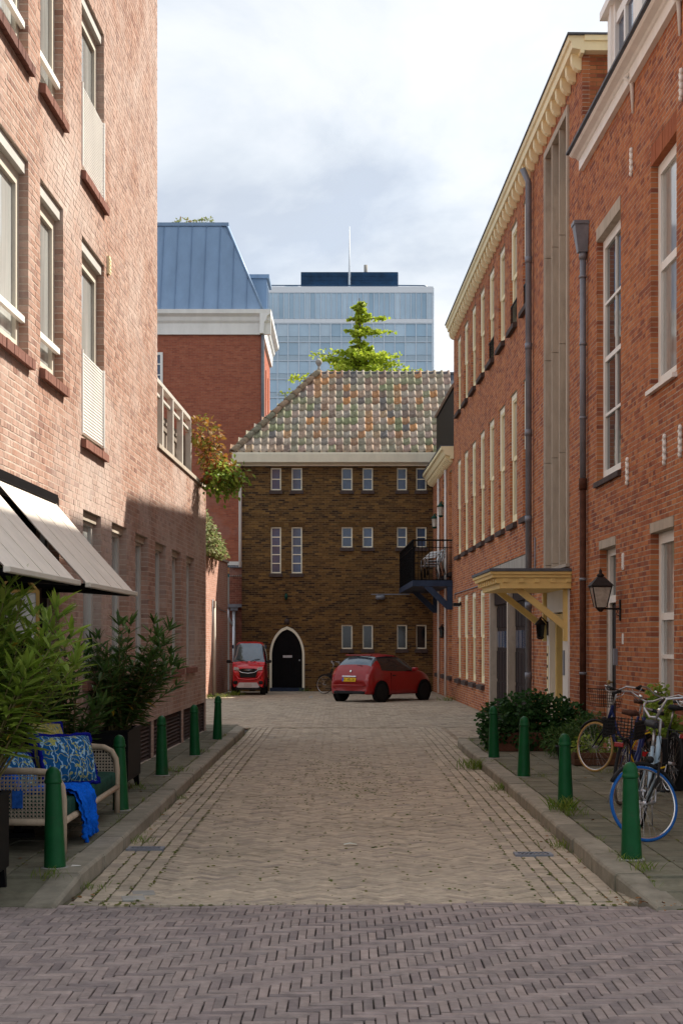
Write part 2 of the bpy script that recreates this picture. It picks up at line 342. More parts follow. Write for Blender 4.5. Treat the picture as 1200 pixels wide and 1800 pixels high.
def text_mesh(name, body, size, m, parent, M):
    cu = bpy.data.curves.new(name, 'FONT'); cu.body = body; cu.size = size; cu.align_x = 'CENTER'; cu.align_y = 'CENTER'; cu.extrude = .002
    o = bpy.data.objects.new(name, cu); COL.objects.link(o); dg = bpy.context.evaluated_depsgraph_get()
    me = bpy.data.meshes.new_from_object(o.evaluated_get(dg)); bpy.data.objects.remove(o); bpy.data.curves.remove(cu)
    me.materials.clear(); me.materials.append(MT[m]); q = link(name, me, parent); q.matrix_local = M; return q

# ------------------------------------------------------------------ brick facades
class Facade:
    """local x runs left to right seen from the street, y goes into the wall, z up"""
    def __init__(s, root, sgn, ref): s.root, s.sgn, s.ref = root, sgn, ref
    def x(s, Y): return (Y - s.ref) * s.sgn
    def span(s, a, b): return tuple(sorted((s.x(a), s.x(b))))
def minus(iv, a, b):
    out = []
    for p, q in iv:
        if b <= p or a >= q: out.append((p, q)); continue
        if a > p: out.append((p, a))
        if b < q: out.append((b, q))
    return out
def brick_wall(parent, x0, x1, z0, z1, ops, bmat, mmat, H=.0625, L=.22, J=.011, depth=.10, bond='cross', keep=0, M=None, zlow=None, slabs=(), name='brick', jit=.0010):
    """every brick is geometry: the ones that show largest are parts of their own, the rest one joined part"""
    B = []; full = []
    n = int(round((z1 - z0) / H))
    for i in range(n):
        za = z0 + i * H; zc = za + H / 2
        iv = [(x0, x1)]
        for (a, b, c, d) in ops:
            if c < zc < d: iv = minus(iv, a, b)
        for (a, b, c, d) in slabs:
            if c <= zc < d: iv = minus(iv, a, b)
        if bond == 'cross': pitch, off = (L / 2, 0.) if i % 2 else (L, L / 4 + (L / 2 if i % 4 == 2 else 0))
        elif bond == 'stretch': pitch, off = L, (L / 2 if i % 2 else 0.) + (.03 if i % 3 == 0 else 0)
        else: pitch, off = L, (L * .5 if i % 2 else 0)
        for p, q in iv:
            k = math.floor((p - off) / pitch)
            e = [p]
            while True:
                k += 1; xx = off + k * pitch
                if xx >= q - .03: break
                if xx > p + .03: e.append(xx)
            e.append(q)
            for j in range(len(e) - 1):
                a, b = e[j], e[j + 1]; y = float(np.clip(rng.normal(0, jit), -.0016, .0011))
                whole = abs((b - a) - pitch) < 1e-6
                la = 0 if a == p else J / 2; lb = 0 if b == q else J / 2
                B.append((a + la, b - lb, y, depth, za + J / 2 + rng.normal(0, .0007), za + H - J / 2 + rng.normal(0, .0007)))
                full.append(whole and la > 0 and lb > 0)
    B = np.array(B); full = np.array(full)
    pm = np.array(parent.matrix_basis if M is None else parent.matrix_basis @ M)
    if keep:
        ctr = np.c_[(B[:, 0] + B[:, 1]) / 2, B[:, 2], (B[:, 4] + B[:, 5]) / 2]
        W = ctr @ pm[:3, :3].T + pm[:3, 3]; Yw = np.maximum(W[:, 1], .5)
        px = 600 + 2700 * W[:, 0] / Yw; py = 1127 - 2700 * (W[:, 2] - EYE) / Yw
        vis = full & (px > 5) & (px < 1195) & (py > 5) & (py < 1250) & (W[:, 1] > 1)
        score = np.where(vis, 1 / Yw ** 2, 0); pick = np.argsort(-score)[:keep]; pick = pick[score[pick] > 0]
        shared = {}
        for t in pick:
            b = B[t]; key = round(b[1] - b[0], 3)
            if key not in shared:
                w_ = (b[1] - b[0]) / 2; h_ = (H - J) / 2; e_ = .003
                shared[key] = MB().add([(-w_ + e_, 0, -h_ + e_), (w_ - e_, 0, -h_ + e_), (w_ - e_, 0, h_ - e_), (-w_ + e_, 0, h_ - e_), (-w_, e_, -h_), (w_, e_, -h_), (w_, e_, h_), (-w_, e_, h_), (-w_, depth, -h_), (w_, depth, -h_), (w_, depth, h_), (-w_, depth, h_)],
                    [(0, 1, 2, 3), (0, 4, 5, 1), (1, 5, 6, 2), (2, 6, 7, 3), (3, 7, 4, 0), (4, 8, 9, 5), (5, 9, 10, 6), (6, 10, 11, 7), (7, 11, 8, 4)]).mesh('brick', bmat)
            o = link('brick', shared[key], parent); o.location = ((b[0] + b[1]) / 2, b[2], (b[4] + b[5]) / 2)
        mask = np.ones(len(B), bool); mask[pick] = False; B = B[mask]
    me = boxes_mesh('brickwork', B, bmat, faces=(0, 1, 2, 3, 5))
    o = link('brickwork', me, parent); tag(o, kind='stuff')
    if M is not None: o.matrix_local = M
    # mortar body behind the bricks, with the openings and their reveals
    e = .003; y0 = .0022; mb = MB(); ops2 = [(a - e, b + e, c - e, d + e) for a, b, c, d in ops] + [(a - e, b + e, c - 1e-4, d + 1e-4) for a, b, c, d in slabs]
    xs = sorted({x0 + .002, x1 - .002} | {v for o_ in ops2 for v in o_[:2] if x0 < v < x1}); zs = sorted({z0, z1 - .002} | {v for o_ in ops2 for v in o_[2:] if z0 < v < z1})
    inside = lambda u, w: any(a < u < b and c < w < d for a, b, c, d in ops2)
    nx, nz = len(xs) - 1, len(zs) - 1
    solid = [[not inside((xs[i] + xs[i + 1]) / 2, (zs[k] + zs[k + 1]) / 2) for k in range(nz)] for i in range(nx)]
    yd = depth + .02
    for i in range(nx):
        for k in range(nz):
            if not solid[i][k]: continue
            a, b, c, d = xs[i], xs[i + 1], zs[k], zs[k + 1]
            mb.add([(a, y0, c), (b, y0, c), (b, y0, d), (a, y0, d)], [(0, 1, 2, 3)])
            if i == 0 or not solid[i - 1][k]: mb.add([(a, y0, c), (a, y0, d), (a, yd, d), (a, yd, c)], [(0, 1, 2, 3)])
            if i == nx - 1 or not solid[i + 1][k]: mb.add([(b, y0, c), (b, yd, c), (b, yd, d), (b, y0, d)], [(0, 1, 2, 3)])
            if k == 0 or not solid[i][k - 1]: mb.add([(a, y0, c), (a, yd, c), (b, yd, c), (b, y0, c)], [(0, 1, 2, 3)])
            if k == nz - 1 or not solid[i][k + 1]: mb.add([(a, y0, d), (b, y0, d), (b, yd, d), (a, yd, d)], [(0, 1, 2, 3)])
    w = mb.build('mortar', mmat, parent)
    if M is not None: w.matrix_local = M
def snap(z, z0=0., H=.0625): return z0 + round((z - z0) / H) * H

def window(parent, x0, x1, z0, z1, y=.10, frame='white_paint', glass='glass', cols=1, rows=(0, 1), t=.06, mt=.025, d=.06, sill=None, sash=None, name='window', gy=.035):
    """rows gives the fractions of the height where the cross bars sit"""
    mb = MB(); 
    mb.box(x0, x0 + t, y, y + d, z0, z1).box(x1 - t, x1, y, y + d, z0, z1).box(x0 + t, x1 - t, y, y + d, z0, z0 + t).box(x0 + t, x1 - t, y, y + d, z1 - t, z1)
    a, b, c, e = x0 + t, x1 - t, z0 + t, z1 - t
    xs = [a + (b - a) * i / cols for i in range(cols + 1)]; zs = [c + (e - c) * r for r in rows]
    for v in xs[1:-1]: mb.box(v - mt / 2, v + mt / 2, y + .012, y + d - .008, c, e)
    for i, v in enumerate(zs[1:-1]):
        h = mt * (1.7 if sash is not None and i == sash else 1)
        mb.box(a, b, y + .006, y + d - .004, v - h / 2, v + h / 2)
    w = mb.build(name, frame, parent)
    for i in range(cols):
        for k in range(len(zs) - 1):
            MB().box(xs[i], xs[i + 1], y + gy, y + gy + .008, zs[k], zs[k + 1]).build('pane', glass, w)
    if sill:
        m, dz, out, ext = sill
        MB().add([(x0 - ext, -out, z0 - dz - .012), (x1 + ext, -out, z0 - dz - .012), (x1 + ext, y + .02, z0 - dz), (x0 - ext, y + .02, z0 - dz),
                  (x0 - ext, -out, z0 - .03), (x1 + ext, -out, z0 - .03), (x1 + ext, y + .02, z0 - .002), (x0 - ext, y + .02, z0 - .002)], BOXF.tolist()).build('sill', m, w)
    return w
# ================================================================== the ground
g = MB().add([(-900, -400, -.05), (900, -400, -.05), (900, 1500, -.05), (-900, 1500, -.05)], [(0, 1, 2, 3)]).build('ground', 'asphalt'); tag(g, kind='structure')

def herring(k, w, xr, yr, ang=0., org=(0, 0)):
    """bricks of k:1 laid in herringbone over a rectangle; yields centre, length axis angle"""
    ca, sa = math.cos(ang), math.sin(ang); out = []
    rad = math.hypot(max(abs(xr[0] - org[0]), abs(xr[1] - org[0])), max(abs(yr[0] - org[1]), abs(yr[1] - org[1]))) / w + 2 * k
    n = int(rad) + 2
    for t in range(-n, n):
        m0 = int((-n - t) / (2 * k)) - 1
        for m in range(m0, m0 + int(2 * n / (2 * k)) + 4):
            o = 2 * k * m
            for (cx, cy, a) in ((o + t + k / 2, t + .5, 0.), (o + t + .5, t + 1 + k / 2, math.pi / 2)):
                x = org[0] + (cx * ca - cy * sa) * w; y = org[1] + (cx * sa + cy * ca) * w
                if xr[0] <= x <= xr[1] and yr[0] <= y <= yr[1]: out.append((x, y, a + ang))
    return out
def paving(parent, spots, L, W, m, keep, name, zf, joint=.006, tilt=.008, thick=.05, lim=None, shrink=False, ch=.0035):
    """a chamfered paver shared by all; nearest ones are parts, the rest one joined part"""
    l, w, c = L / 2 - joint / 2, W / 2 - joint / 2, ch
    T = [(-l, -w, -thick), (l, -w, -thick), (l, w, -thick), (-l, w, -thick), (-l, -w, -c), (l, -w, -c), (l, w, -c), (-l, w, -c),
         (-l + c, -w + c, 0), (l - c, -w + c, 0), (l - c, w - c, 0), (-l + c, w - c, 0)]
    F = [(8, 9, 10, 11)] + [(4 + i, 4 + (i + 1) % 4, 8 + (i + 1) % 4, 8 + i) for i in range(4)] + [(i, (i + 1) % 4, 4 + (i + 1) % 4, 4 + i) for i in range(4)]
    A = []
    for (x, y, a) in spots:
        M = Matrix.Translation((x + random.gauss(0, .0012), y + random.gauss(0, .0012), zf(x, y) + random.gauss(0, .0016))) @ Matrix.Rotation(math.atan((zf(x, y + .02) - zf(x, y - .02)) / .04), 4, 'X') @ Euler((random.gauss(0, tilt), random.gauss(0, tilt), a + random.gauss(0, .008))).to_matrix().to_4x4()
        if shrink:
            q = math.exp(-((x - .45) / 1.1) ** 2) * random.uniform(.3, 1); M = M @ Matrix.Diagonal((1 - .02 * q, 1 - .09 * q, 1, 1))
        A.append(M)
    sc_ = []
    for i, M in enumerate(A):
        px, py = project(M.translation) if M.translation.y > 1 else (-1, -1)
        sc_.append(1 / M.translation.y ** 2 if (2 < px < 1198 and 2 < py < 1797 and (lim is None or lim(*M.translation))) else 0)
    order = sorted(range(len(A)), key=lambda i: -sc_[i]); pick = {i for i in order[:keep] if sc_[i] > 0}
    me = MB().add(T, F).mesh(name, m)
    for i in pick:
        o = link(name, me, parent); o.matrix_local = A[i]
    rest = [np.array(A[i]) for i in range(len(A)) if i not in pick]
    if rest:
        o = link(name + 's', xform_mesh(name + 's', T, F, rest, m), parent); tag(o, kind='stuff')
    return A
# the cross street: narrow klinkers on edge
YX = 9.88
def zroad(x, y): return .010 * math.sin(x * 1.7 + .4) * math.sin(y * 2.1) + .006 * math.sin(x * 4.1 + y) + (.018 * math.exp(-((y - 9.0) / .5) ** 2))
def sheet(name, x0, x1, y0, y1, m, zf, dz, n, kind='structure', parent=None):
    nx, ny = n; V = []; F = []
    for j in range(ny + 1):
        for i in range(nx + 1):
            x = x0 + (x1 - x0) * i / nx; y = y0 + (y1 - y0) * j / ny; V.append((x, y, zf(x, y) + dz))
    for j in range(ny):
        for i in range(nx): a = j * (nx + 1) + i; F.append((a, a + 1, a + nx + 2, a + nx + 1))
    o = MB().add(V, F, smooth=True).build(name, m, parent)
    if parent is None: tag(o, kind=kind)
    return o
cross = sheet('cross_street', -9, 9, -3, YX - .05, 'joint_dark', zroad, -.013, (60, 40))
paving(cross, herring(4, .0500, (-7.5, 7.5), (4.6, YX - .02), 0, (.3, 7.2)), .2, .05, 'klinker', 300, 'klinker', zroad, joint=.0032, tilt=.010, shrink=True, lim=lambda x, y, z: y < 9.3)
paving(cross, [(x, YX - .035, 0) for x in np.arange(-3.4, 3.5, .2)], .2, .05, 'klinker', 30, 'klinker', lambda x, y: max(zroad(x, y), zroad(x, y - .05)) + .005, tilt=.004)
# the alley: concrete pavers in diagonal herringbone between straight gutter courses
KL, KR = -1.76, 1.85
def zal(x, y): return .006 * math.sin(x * 1.1) * math.sin(y * .9 + 1) 
alley = sheet('alley_road', -1.80, 1.90, YX, 30.2, 'joint_moss', zal, -.008, (20, 100))
paving(alley, herring(3, .068, (KL + .40, KR - .48), (YX + .04, 30.0), R(45), (0, 14)), .204, .068, 'paver', 300, 'paver', zal, joint=.0032, tilt=.006, ch=.0022)
paving(alley, [(x, YX + .048, 0) for x in np.arange(KL + .1, KR, .2)], .2, .105, 'paver', 20, 'paver', lambda x, y: zal(x, y) + .0045, tilt=.004)
gut = []
for x0, n in ((KL + .055, 4), (KR - .055 - 4 * .108, 6)):
    for i in range(n):
        y = YX + .11 + (i % 2) * .05
        while y < 30.0: gut.append((x0 + i * .108 + .012 * math.sin(y * .8), y + .105, math.pi / 2)); y += .212
paving(alley, gut, .21, .105, 'paver', 200, 'gutter_brick', lambda x, y: zal(x, y) + .005, joint=.009, tilt=.012)
court = sheet('courtyard', -5.2, 3.4, 30.2, 52.0, 'joint_moss', lambda x, y: 0, -.012, (8, 20))
cs = [(x, y, 0) for j, y in enumerate(np.arange(30.25, 52, .105)) for x in np.arange(-5.0 + (j % 2) * .1, 3.3, .21)]
T = [(-.101, -.048, -.03), (.101, -.048, -.03), (.101, .048, -.03), (-.101, .048, -.03), (-.101, -.048, 0), (.101, -.048, 0), (.101, .048, 0), (-.101, .048, 0)]
A = [np.array(Matrix.Translation((x, y, random.gauss(0, .0015))) @ Euler((random.gauss(0, .008), random.gauss(0, .008), 0)).to_matrix().to_4x4()) for x, y, a in cs]
tag(link('pavers', xform_mesh('pavers', T, BOXF[[1, 2, 3, 5]], A, 'paver'), court), kind='stuff')
corner = sheet('road_corner', KR + .05, 4.2, 25.2, 30.2, 'joint_moss', lambda x, y: 0, -.010, (4, 6))
cs = [(x, y, 0) for j, y in enumerate(np.arange(25.5, 30.1, .105)) for x in np.arange(KR + .2 + (j % 2) * .1, 4.0, .21)]
A = [np.array(Matrix.Translation((x, y, random.gauss(0, .0015))) @ Euler((random.gauss(0, .008), random.gauss(0, .008), 0)).to_matrix().to_4x4()) for x, y, a in cs]
tag(link('pavers', xform_mesh('pavers', T, BOXF[[1, 2, 3, 5]], A, 'paver'), corner), kind='stuff')
# pavements with kerbs
KH = .12
def pavement(name, x0, x1, y0, y1, cols):
    o = MB().box(x0, x1, y0 + .75, y1, -.04, KH - .012).prism([(y0, -.04), (y0 + .75, -.04), (y0 + .75, KH - .013), (y0, .0)], x0, x1, 'x').build(name, 'joint_moss'); tag(o, kind='structure')
    sp = [(x, y, 0) for x in cols for y in np.arange(y0 + .16, y1 - .12, .302)]
    paving(o, sp, .3, .3, 'pave_tile', 300, 'paving_tile', lambda x, y: KH if y > y0 + .75 else .014 + (KH - .014) * (y - y0) / .75, joint=.008, tilt=.006)
    return o
pl = pavement('pavement_left', -3.0, KL - .20, 9.75, 29.2, [-2.11, -2.412, -2.714])
pr = pavement('pavement_right', KR + .20, 3.95, 9.75, 25.2, [2.205, 2.507, 2.809, 3.111, 3.413, 3.715])
def kerb(parent, pts, w, side):
    """kerb stones along a line of (x,y,top height)"""
    for i in range(len(pts) - 1):
        a, b = pts[i], pts[i + 1]; d = Vector((b[0] - a[0], b[1] - a[1], 0)); L = d.length; d.normalize(); nrm = Vector((-d.y, d.x, 0)) * side
        g_ = .006; ch = .022; P = []
        dz = random.gauss(0, .004); dn = random.gauss(0, .004)
        for (pt, s) in ((Vector((a[0], a[1], 0)) + d * g_, a[2]), (Vector((b[0], b[1], 0)) - d * g_, b[2])):
            for (n_, z) in ((0, -.06), (0, s - ch), (ch * .5, s - ch * .25), (ch, s), (w, s), (w, -.06)):
                P.append(tuple(pt + nrm * (n_ + dn) + Vector((0, 0, z + dz * (z > 0)))))
        F = [(0, 1, 2, 3, 4, 5), (11, 10, 9, 8, 7, 6)] + [(i_, 6 + i_, 6 + i_ + 1, i_ + 1) for i_ in range(5)]
        MB().add(P, F if side > 0 else [tuple(reversed(f)) for f in F]).build('kerb_stone', 'kerb_stone', parent)
lp = [(KL - .06, 9.72, .022), (KL - .01, 10.45, KH)] + [(KL, 10.45 + i * .99, KH) for i in range(1, 17)]
lp += [(KL, 27.3, KH), (KL - .02, 28.2, KH), (KL - .14, 28.8, KH), (KL - .40, 29.2, KH), (KL - 1.0, 29.35, KH)]
kerb(pl, lp, .19, 1)
rp = [(KR + .14, 9.72, .022), (KR + .01, 10.45, KH)] + [(KR, 10.45 + .94 * i, KH) for i in range(1, 15)] + [(KR, 24.5, KH), (KR + .05, 25.05, KH), (KR + .35, 25.3, KH), (KR + 1.2, 25.36, KH), (KR + 2.0, 25.4, KH)]
kerb(pr, rp, .19, -1)

# ================================================================== building on the left
aL = math.atan(.0237); XL = lambda Y: -3.04 + .0237 * Y
L = thing('corner_building', 'tall salmon brick building on the left with awnings and tall narrow windows', 'building', (XL(9.2), 9.2, 0), R(90) - aL)
bpy.context.view_layer.update()
fl = Facade(L, 1, 9.2); S = fl.span
def op(f, a, b, c, d): u, v = f.span(a, b); return (u, v, snap(c), snap(d))
shop = op(fl, 9.45, 14.68, 0, 3.08)
lows = [op(fl, 11.9, 13.38, 4.2, 5.89), op(fl, 13.85, 14.86, 4.2, 5.89), op(fl, 15.79, 17.08, 3.79, 5.89)]
ups = [op(fl, 11.9, 13.38, 6.72, 8.41), op(fl, 13.85, 14.86, 6.72, 8.41), op(fl, 15.79, 17.08, 6.56, 8.41)]
six = [op(fl, 16.9 + 1.715 * k - 1.04, 16.9 + 1.715 * k, 1.32, 3.09) for k in range(6)]
vents = [op(fl, a, b, .10, .61) for a, b in ((17.75, 20.68), (20.87, 23.85), (24.06, 27.0))]
ZT = snap(4.38)
void = (fl.x(21.2), fl.x(28), ZT, 15)
brick_wall(L, 0, fl.x(27.2), 0, 14, [shop] + lows + ups + six + vents + [void], 'brick_salmon', 'mortar_light', bond='cross', keep=300)
MB().box(0, fl.x(21.19), .32, 8, 0, 13.9).box(fl.x(21.19), fl.x(27.19), .32, 8, 0, ZT - .01).box(fl.x(21.1), fl.x(21.19), .105, 8, ZT, 13.9).box(fl.x(27.08), fl.x(27.19), .105, 8, 0, ZT - .01).box(.11, .15, .105, 8, 0, 13.9).build('wall', 'brick_pink', L)
brick_wall(L, 0, 7.88, 0, 14, [], 'brick_salmon', 'mortar_light', bond='cross', M=Matrix.Translation((0, 8, 0)) @ Matrix.Rotation(R(-90), 4, 'Z'))
def rowlock(w, x0, x1, z, n):
    """sloping sill of bricks on edge"""
    mb = MB(); p = (x1 - x0 + .1) / n
    for i in range(n):
        a = x0 - .05 + i * p + .005; b = a + p - .010; j = random.gauss(0, .002)
        mb.add([(a, -.055 + j, z - .125), (b, -.055 + j, z - .125), (b, .12, z - .10), (a, .12, z - .10), (a, -.055 + j, z - .04), (b, -.055 + j, z - .04), (b, .12, z + .004), (a, .12, z + .004)], BOXF.tolist())
    mb.build('sill', 'brick_sill', w)
for i, o in enumerate(lows + ups):
    tallw = i % 3 == 2
    w = window(L, o[0], o[1], o[2], o[3] - .11, .085, 'beige_frame', 'curtain_glass', 1, (0, 1), t=.11, d=.10)
    MB().box(o[0], o[1], .03, .16, o[3] - .11, o[3] - .004).build('blind_box', 'grey_frame', w)
    rowlock(w, o[0], o[1], o[2], 12 if i % 3 == 0 else 9)
    if not tallw:
        MB().box(o[0] - .0, o[1] + .0, .028, .068, o[2] + .28, o[2] + .335).build('safety_bar', 'white_paint', w)
    else:
        mb = MB(); h0, h1 = o[2] + .04, o[2] + .88
        mb.box(o[0] + .004, o[1] - .004, .012, .03, h0, h1)
        n = 26
        for k in range(n):
            zc = h0 + (k + .5) * (h1 - h0) / n; mb.prism([(.013, zc - .010), (.003, zc - .004), (.003, zc + .004), (.013, zc + .010)], o[0] + .006, o[1] - .006, 'x')
        mb.box(o[1] - .03, o[1] - .003, -.012, .03, h0 - .01, h1 + .01).box(o[0] + .003, o[0] + .03, -.012, .03, h0 - .01, h1 + .01)
        mb.build('guard_panel', 'white_paint', w)
for o in six:
    w = window(L, o[0], o[1], o[2], o[3], .09, 'grey_frame', 'curtain_glass', 1, (0, 1), t=.12, d=.08)
    MB().box(o[0] - .0, o[1], .05, .17, o[3] - .085, o[3] - .003).build('blind_box', 'stone', w)
    rowlock(w, o[0], o[1], o[2], 9)
for o in vents:
    fr = MB().box(o[0], o[0] + .03, .01, .09, o[2], o[3]).box(o[1] - .03, o[1], .01, .09, o[2], o[3]).box(o[0], o[1], .085, .10, o[2], o[3]).build('louvre_vent', 'dark_sill', L)
    me = MB().add([(0, .0, 0), (1, 0, 0), (1, .05, .035), (0, .05, .035), (0, -.004, .008), (1, -.004, .008), (1, .05, .047), (0, .05, .047)], BOXF.tolist()).mesh('slat', 'dark_sill')
    for k in range(9):
        q = link('slat', me, fr); q.location = (o[0] + .03, .03, o[2] + .005 + k * (o[3] - o[2] - .03) / 9); q.scale = (o[1] - o[0] - .06, 1, 1)
# shop front deep in its opening
sx0, sx1, sz = shop[0], shop[1], shop[3]
mb = MB(); yb = .26
for a in (sx0, fl.x(11.2), fl.x(12.9), sx1 - .55): mb.box(a, a + .09, yb, yb + .07, 0, sz)
mb.box(sx0, sx1, yb, yb + .07, sz - .25, sz - .01).box(sx0, sx1, yb, yb + .07, 0.12, .4).box(sx0, sx1, yb, yb + .06, 2.15, 2.22)
sf = mb.build('shop_front', 'black_paint', L)
for a, b in ((fl.x(9.55), fl.x(11.2)), (fl.x(11.29), fl.x(12.9)), (fl.x(12.99), sx1 - .55)):
    MB().box(a, b, yb + .03, yb + .04, .4, 2.15).build('pane', 'dark_glass', sf); MB().box(a, b, yb + .03, yb + .04, 2.22, sz - .25).build('pane', 'dark_glass', sf)
MB().box(sx1 - .46, sx1, .12, .30, 0, sz - .01).build('shop_column', 'black_paint', L)
MB().box(fl.x(12.6), fl.x(13.6), yb - .03, yb - .005, 2.02, 2.10).box(fl.x(13.55), fl.x(13.62), yb - .03, yb - .005, .8, 2.0).build('display_frame', 'grey_frame', sf)
MB().box(sx0, sx1, .02, .20, sz - .10, sz - .004).build('awning_box', 'concrete', L)
MB().box(fl.x(21.2) + .004, fl.x(27.2) + .03, -.03, .30, ZT + .002, ZT + .06).build('coping', 'stone', L)
# terrace screen above the low wing
tx0, tx1 = fl.x(21.22), fl.x(25.75)
mb = MB().box(tx0, tx1 + .04, .10, .19, ZT + 1.03, ZT + 1.09).box(tx0, tx1, .12, .17, ZT + .10, ZT + .15).box(tx0, tx1, .125, .165, ZT + .86, ZT + .90)
for k in range(5):
    a = tx0 + k * (tx1 - tx0) / 4.; mb.box(a, a + .10, .09, .18, ZT + .06, ZT + 1.03)
tr = mb.build('terrace_rail', 'rail_grey', L)
me = MB().box(0, .145, 0, .022, 0, 1).mesh('plank', 'timber_grey')
k = 0; a = tx0 + .02
while a < tx1 + .02:
    q = link('plank', me, tr); q.location = (a, .30 + .02 * (k % 2), ZT + .06); q.scale = (1, 1, .76 + .03 * random.random()); a += .15; k += 1
mb = MB().box(tx0, tx1, .28, .30, ZT + .60, ZT + .70).box(tx0, tx1, .28, .30, ZT + .2, ZT + .28).build('screen_batten', 'timber_grey', tr)
mb = MB()
for k in range(6): mb.box(tx1 + .02, tx1 + .05, .14 + k * .15, .28 + k * .15, ZT + .06, ZT + .78)
mb.build('end_screen', 'timber_grey', tr)
mb = MB().box(fl.x(17.25), fl.x(17.35), -.03, .01, 5.83, 6.03)
for k in range(4): mb.box(fl.x(17.262), fl.x(17.338), -.036, -.03, 5.85 + k * .042, 5.875 + k * .042)
mb.build('vent_plate', 'cream_paint', L)

# ================================================================== house at the right front
aR = math.atan(.01926); XR = lambda Y: 4.096 - .01926 * Y
NR = 23.3
Nn = thing('town_house', 'orange brick town house with white sash windows at the right front', 'building', (XR(NR), NR, 0), R(-90) + aR)
fn = Facade(Nn, -1, NR)
oA, oB, oC, oD = op(fn, 20.4, 22.1, 4.0, 7.44), op(fn, 17.28, 18.59, 4.76, 7.45), op(fn, 17.4, 18.6, .75, 3.0), op(fn, 20.73, 21.9, 0, 3.0)
xe = fn.x(10.5)
far_ops = [op(fn, a, a + 1.25, c, d) for a in (14.0, 11.6) for c, d in ((4.76, 7.45), (.75, 3.0))]
lint = lambda o, h=.125, e=.0: (o[0] - e, o[1] + e, o[3], o[3] + h)
bpy.context.view_layer.update()
brick_wall(Nn, 0, xe, 0, 8.81, far_ops + [oA, oB, oC, oD, lint(oA, .1875), lint(oC), lint(oD), lint(oB, .25)], 'brick_orange', 'mortar_grey', bond='cross', keep=300)
MB().box(0, xe, .30, 9, 0, 8.8).box(0, .05, .10, 9, 0, 8.8).box(xe - .05, xe, .1, 9, 0, 8.8).build('wall', 'brick_orange', Nn)
for o, h in ((oA, .1875), (oC, .125), (oD, .125)): MB().box(o[0] + .003, o[1] - .003, -.012, .13, o[3] + .003, o[3] + h - .004).build('lintel', 'stone', Nn)
mb = MB(); nb = int((oB[1] - oB[0]) / .06)
for i in range(nb):
    a = oB[0] + i * (oB[1] - oB[0]) / nb; mb.box(a + .005, a + (oB[1] - oB[0]) / nb - .005, random.gauss(0, .002), .10, oB[3] + .004, oB[3] + .244)
mb.build('soldier_lintel', 'brick_orange', Nn); MB().box(oB[0], oB[1], .009, .10, oB[3] + .008, oB[3] + .246).build('mortar', 'mortar_grey', Nn)
wA = window(Nn, oA[0], oA[1], oA[2], oA[3], .09, 'white_paint', 'glass', 2, (0, .25, .5, .75, 1), t=.13, mt=.04, d=.09, sash=1, sill=('dark_sill', .09, .05, .03))
wB = window(Nn, oB[0], oB[1], oB[2], oB[3], .09, 'white_paint', 'curtain_glass', 1, (0, .54, 1), t=.13, mt=.06, d=.09, sash=0, sill=('white_paint', .07, .06, .04))
wC = window(Nn, oC[0], oC[1], oC[2], oC[3], .10, 'white_paint', 'curtain_glass', 1, (0, .32, .56, 1), t=.13, mt=.05, d=.09, sash=1, sill=('stone', .08, .05, .03))
for o in far_ops: window(Nn, o[0], o[1], o[2], o[3], .09, 'white_paint', 'curtain_glass', 1, (0, .54, 1), t=.13, mt=.06, d=.09, sash=0, sill=('white_paint', .07, .06, .04))
# front door
mb = MB(); x0, x1, z1 = oD[0], oD[1], oD[3]; y = .12
mb.box(x0, x0 + .14, y, y + .1, .12, z1).box(x1 - .14, x1, y, y + .1, .12, z1).box(x0 + .14, x1 - .14, y, y + .1, z1 - .1, z1).box(x0 + .14, x1 - .14, y - .02, y + .1, 2.24, 2.34)
dr = mb.build('front_door', 'white_paint', Nn)
MB().bevbox(x0 + .15, x1 - .15, y + .03, y + .07, .13, 2.23, .01).box(x0 + .27, x1 - .27, y + .018, y + .03, .35, .95).box(x0 + .27, x1 - .27, y + .018, y + .03, 1.1, 2.1).build('door_leaf', 'black_paint', dr)
MB().box(x0 + .15, x1 - .15, y + .05, y + .06, 2.35, z1 - .11).build('pane', 'glass', dr)
MB().lathe([(.012, 0), (.012, .03), (.03, .045), (.034, .06), (.025, .075), (.005, .08)], 12, Matrix.Translation((x0 + .2, y + .03, 1.12)) @ Matrix.Rotation(R(90), 4, 'X')).build('door_knob', 'tyre_tan', dr)
MB().box(x0, x1, -.06, .2, .10, .145).build('doorstep', 'stone', dr)
MB().box(fn.x(20.68), fn.x(20.60), -.05, .004, 1.38, 1.6).build('doorbell_box', 'zinc', Nn)
mb = MB().box(fn.x(20.28), fn.x(20.18), -.012, .004, 2.64, 2.86)
for k in range(6): mb.box(fn.x(20.27), fn.x(20.19), -.018, -.012, 2.66 + k * .032, 2.68 + k * .032)
mb.build('vent_plate', 'white_paint', Nn)
MB().bevbox(fn.x(20.28), fn.x(20.2), -.012, .004, 1.66, 1.80, .004).build('house_number_plate', 'white_paint', Nn)
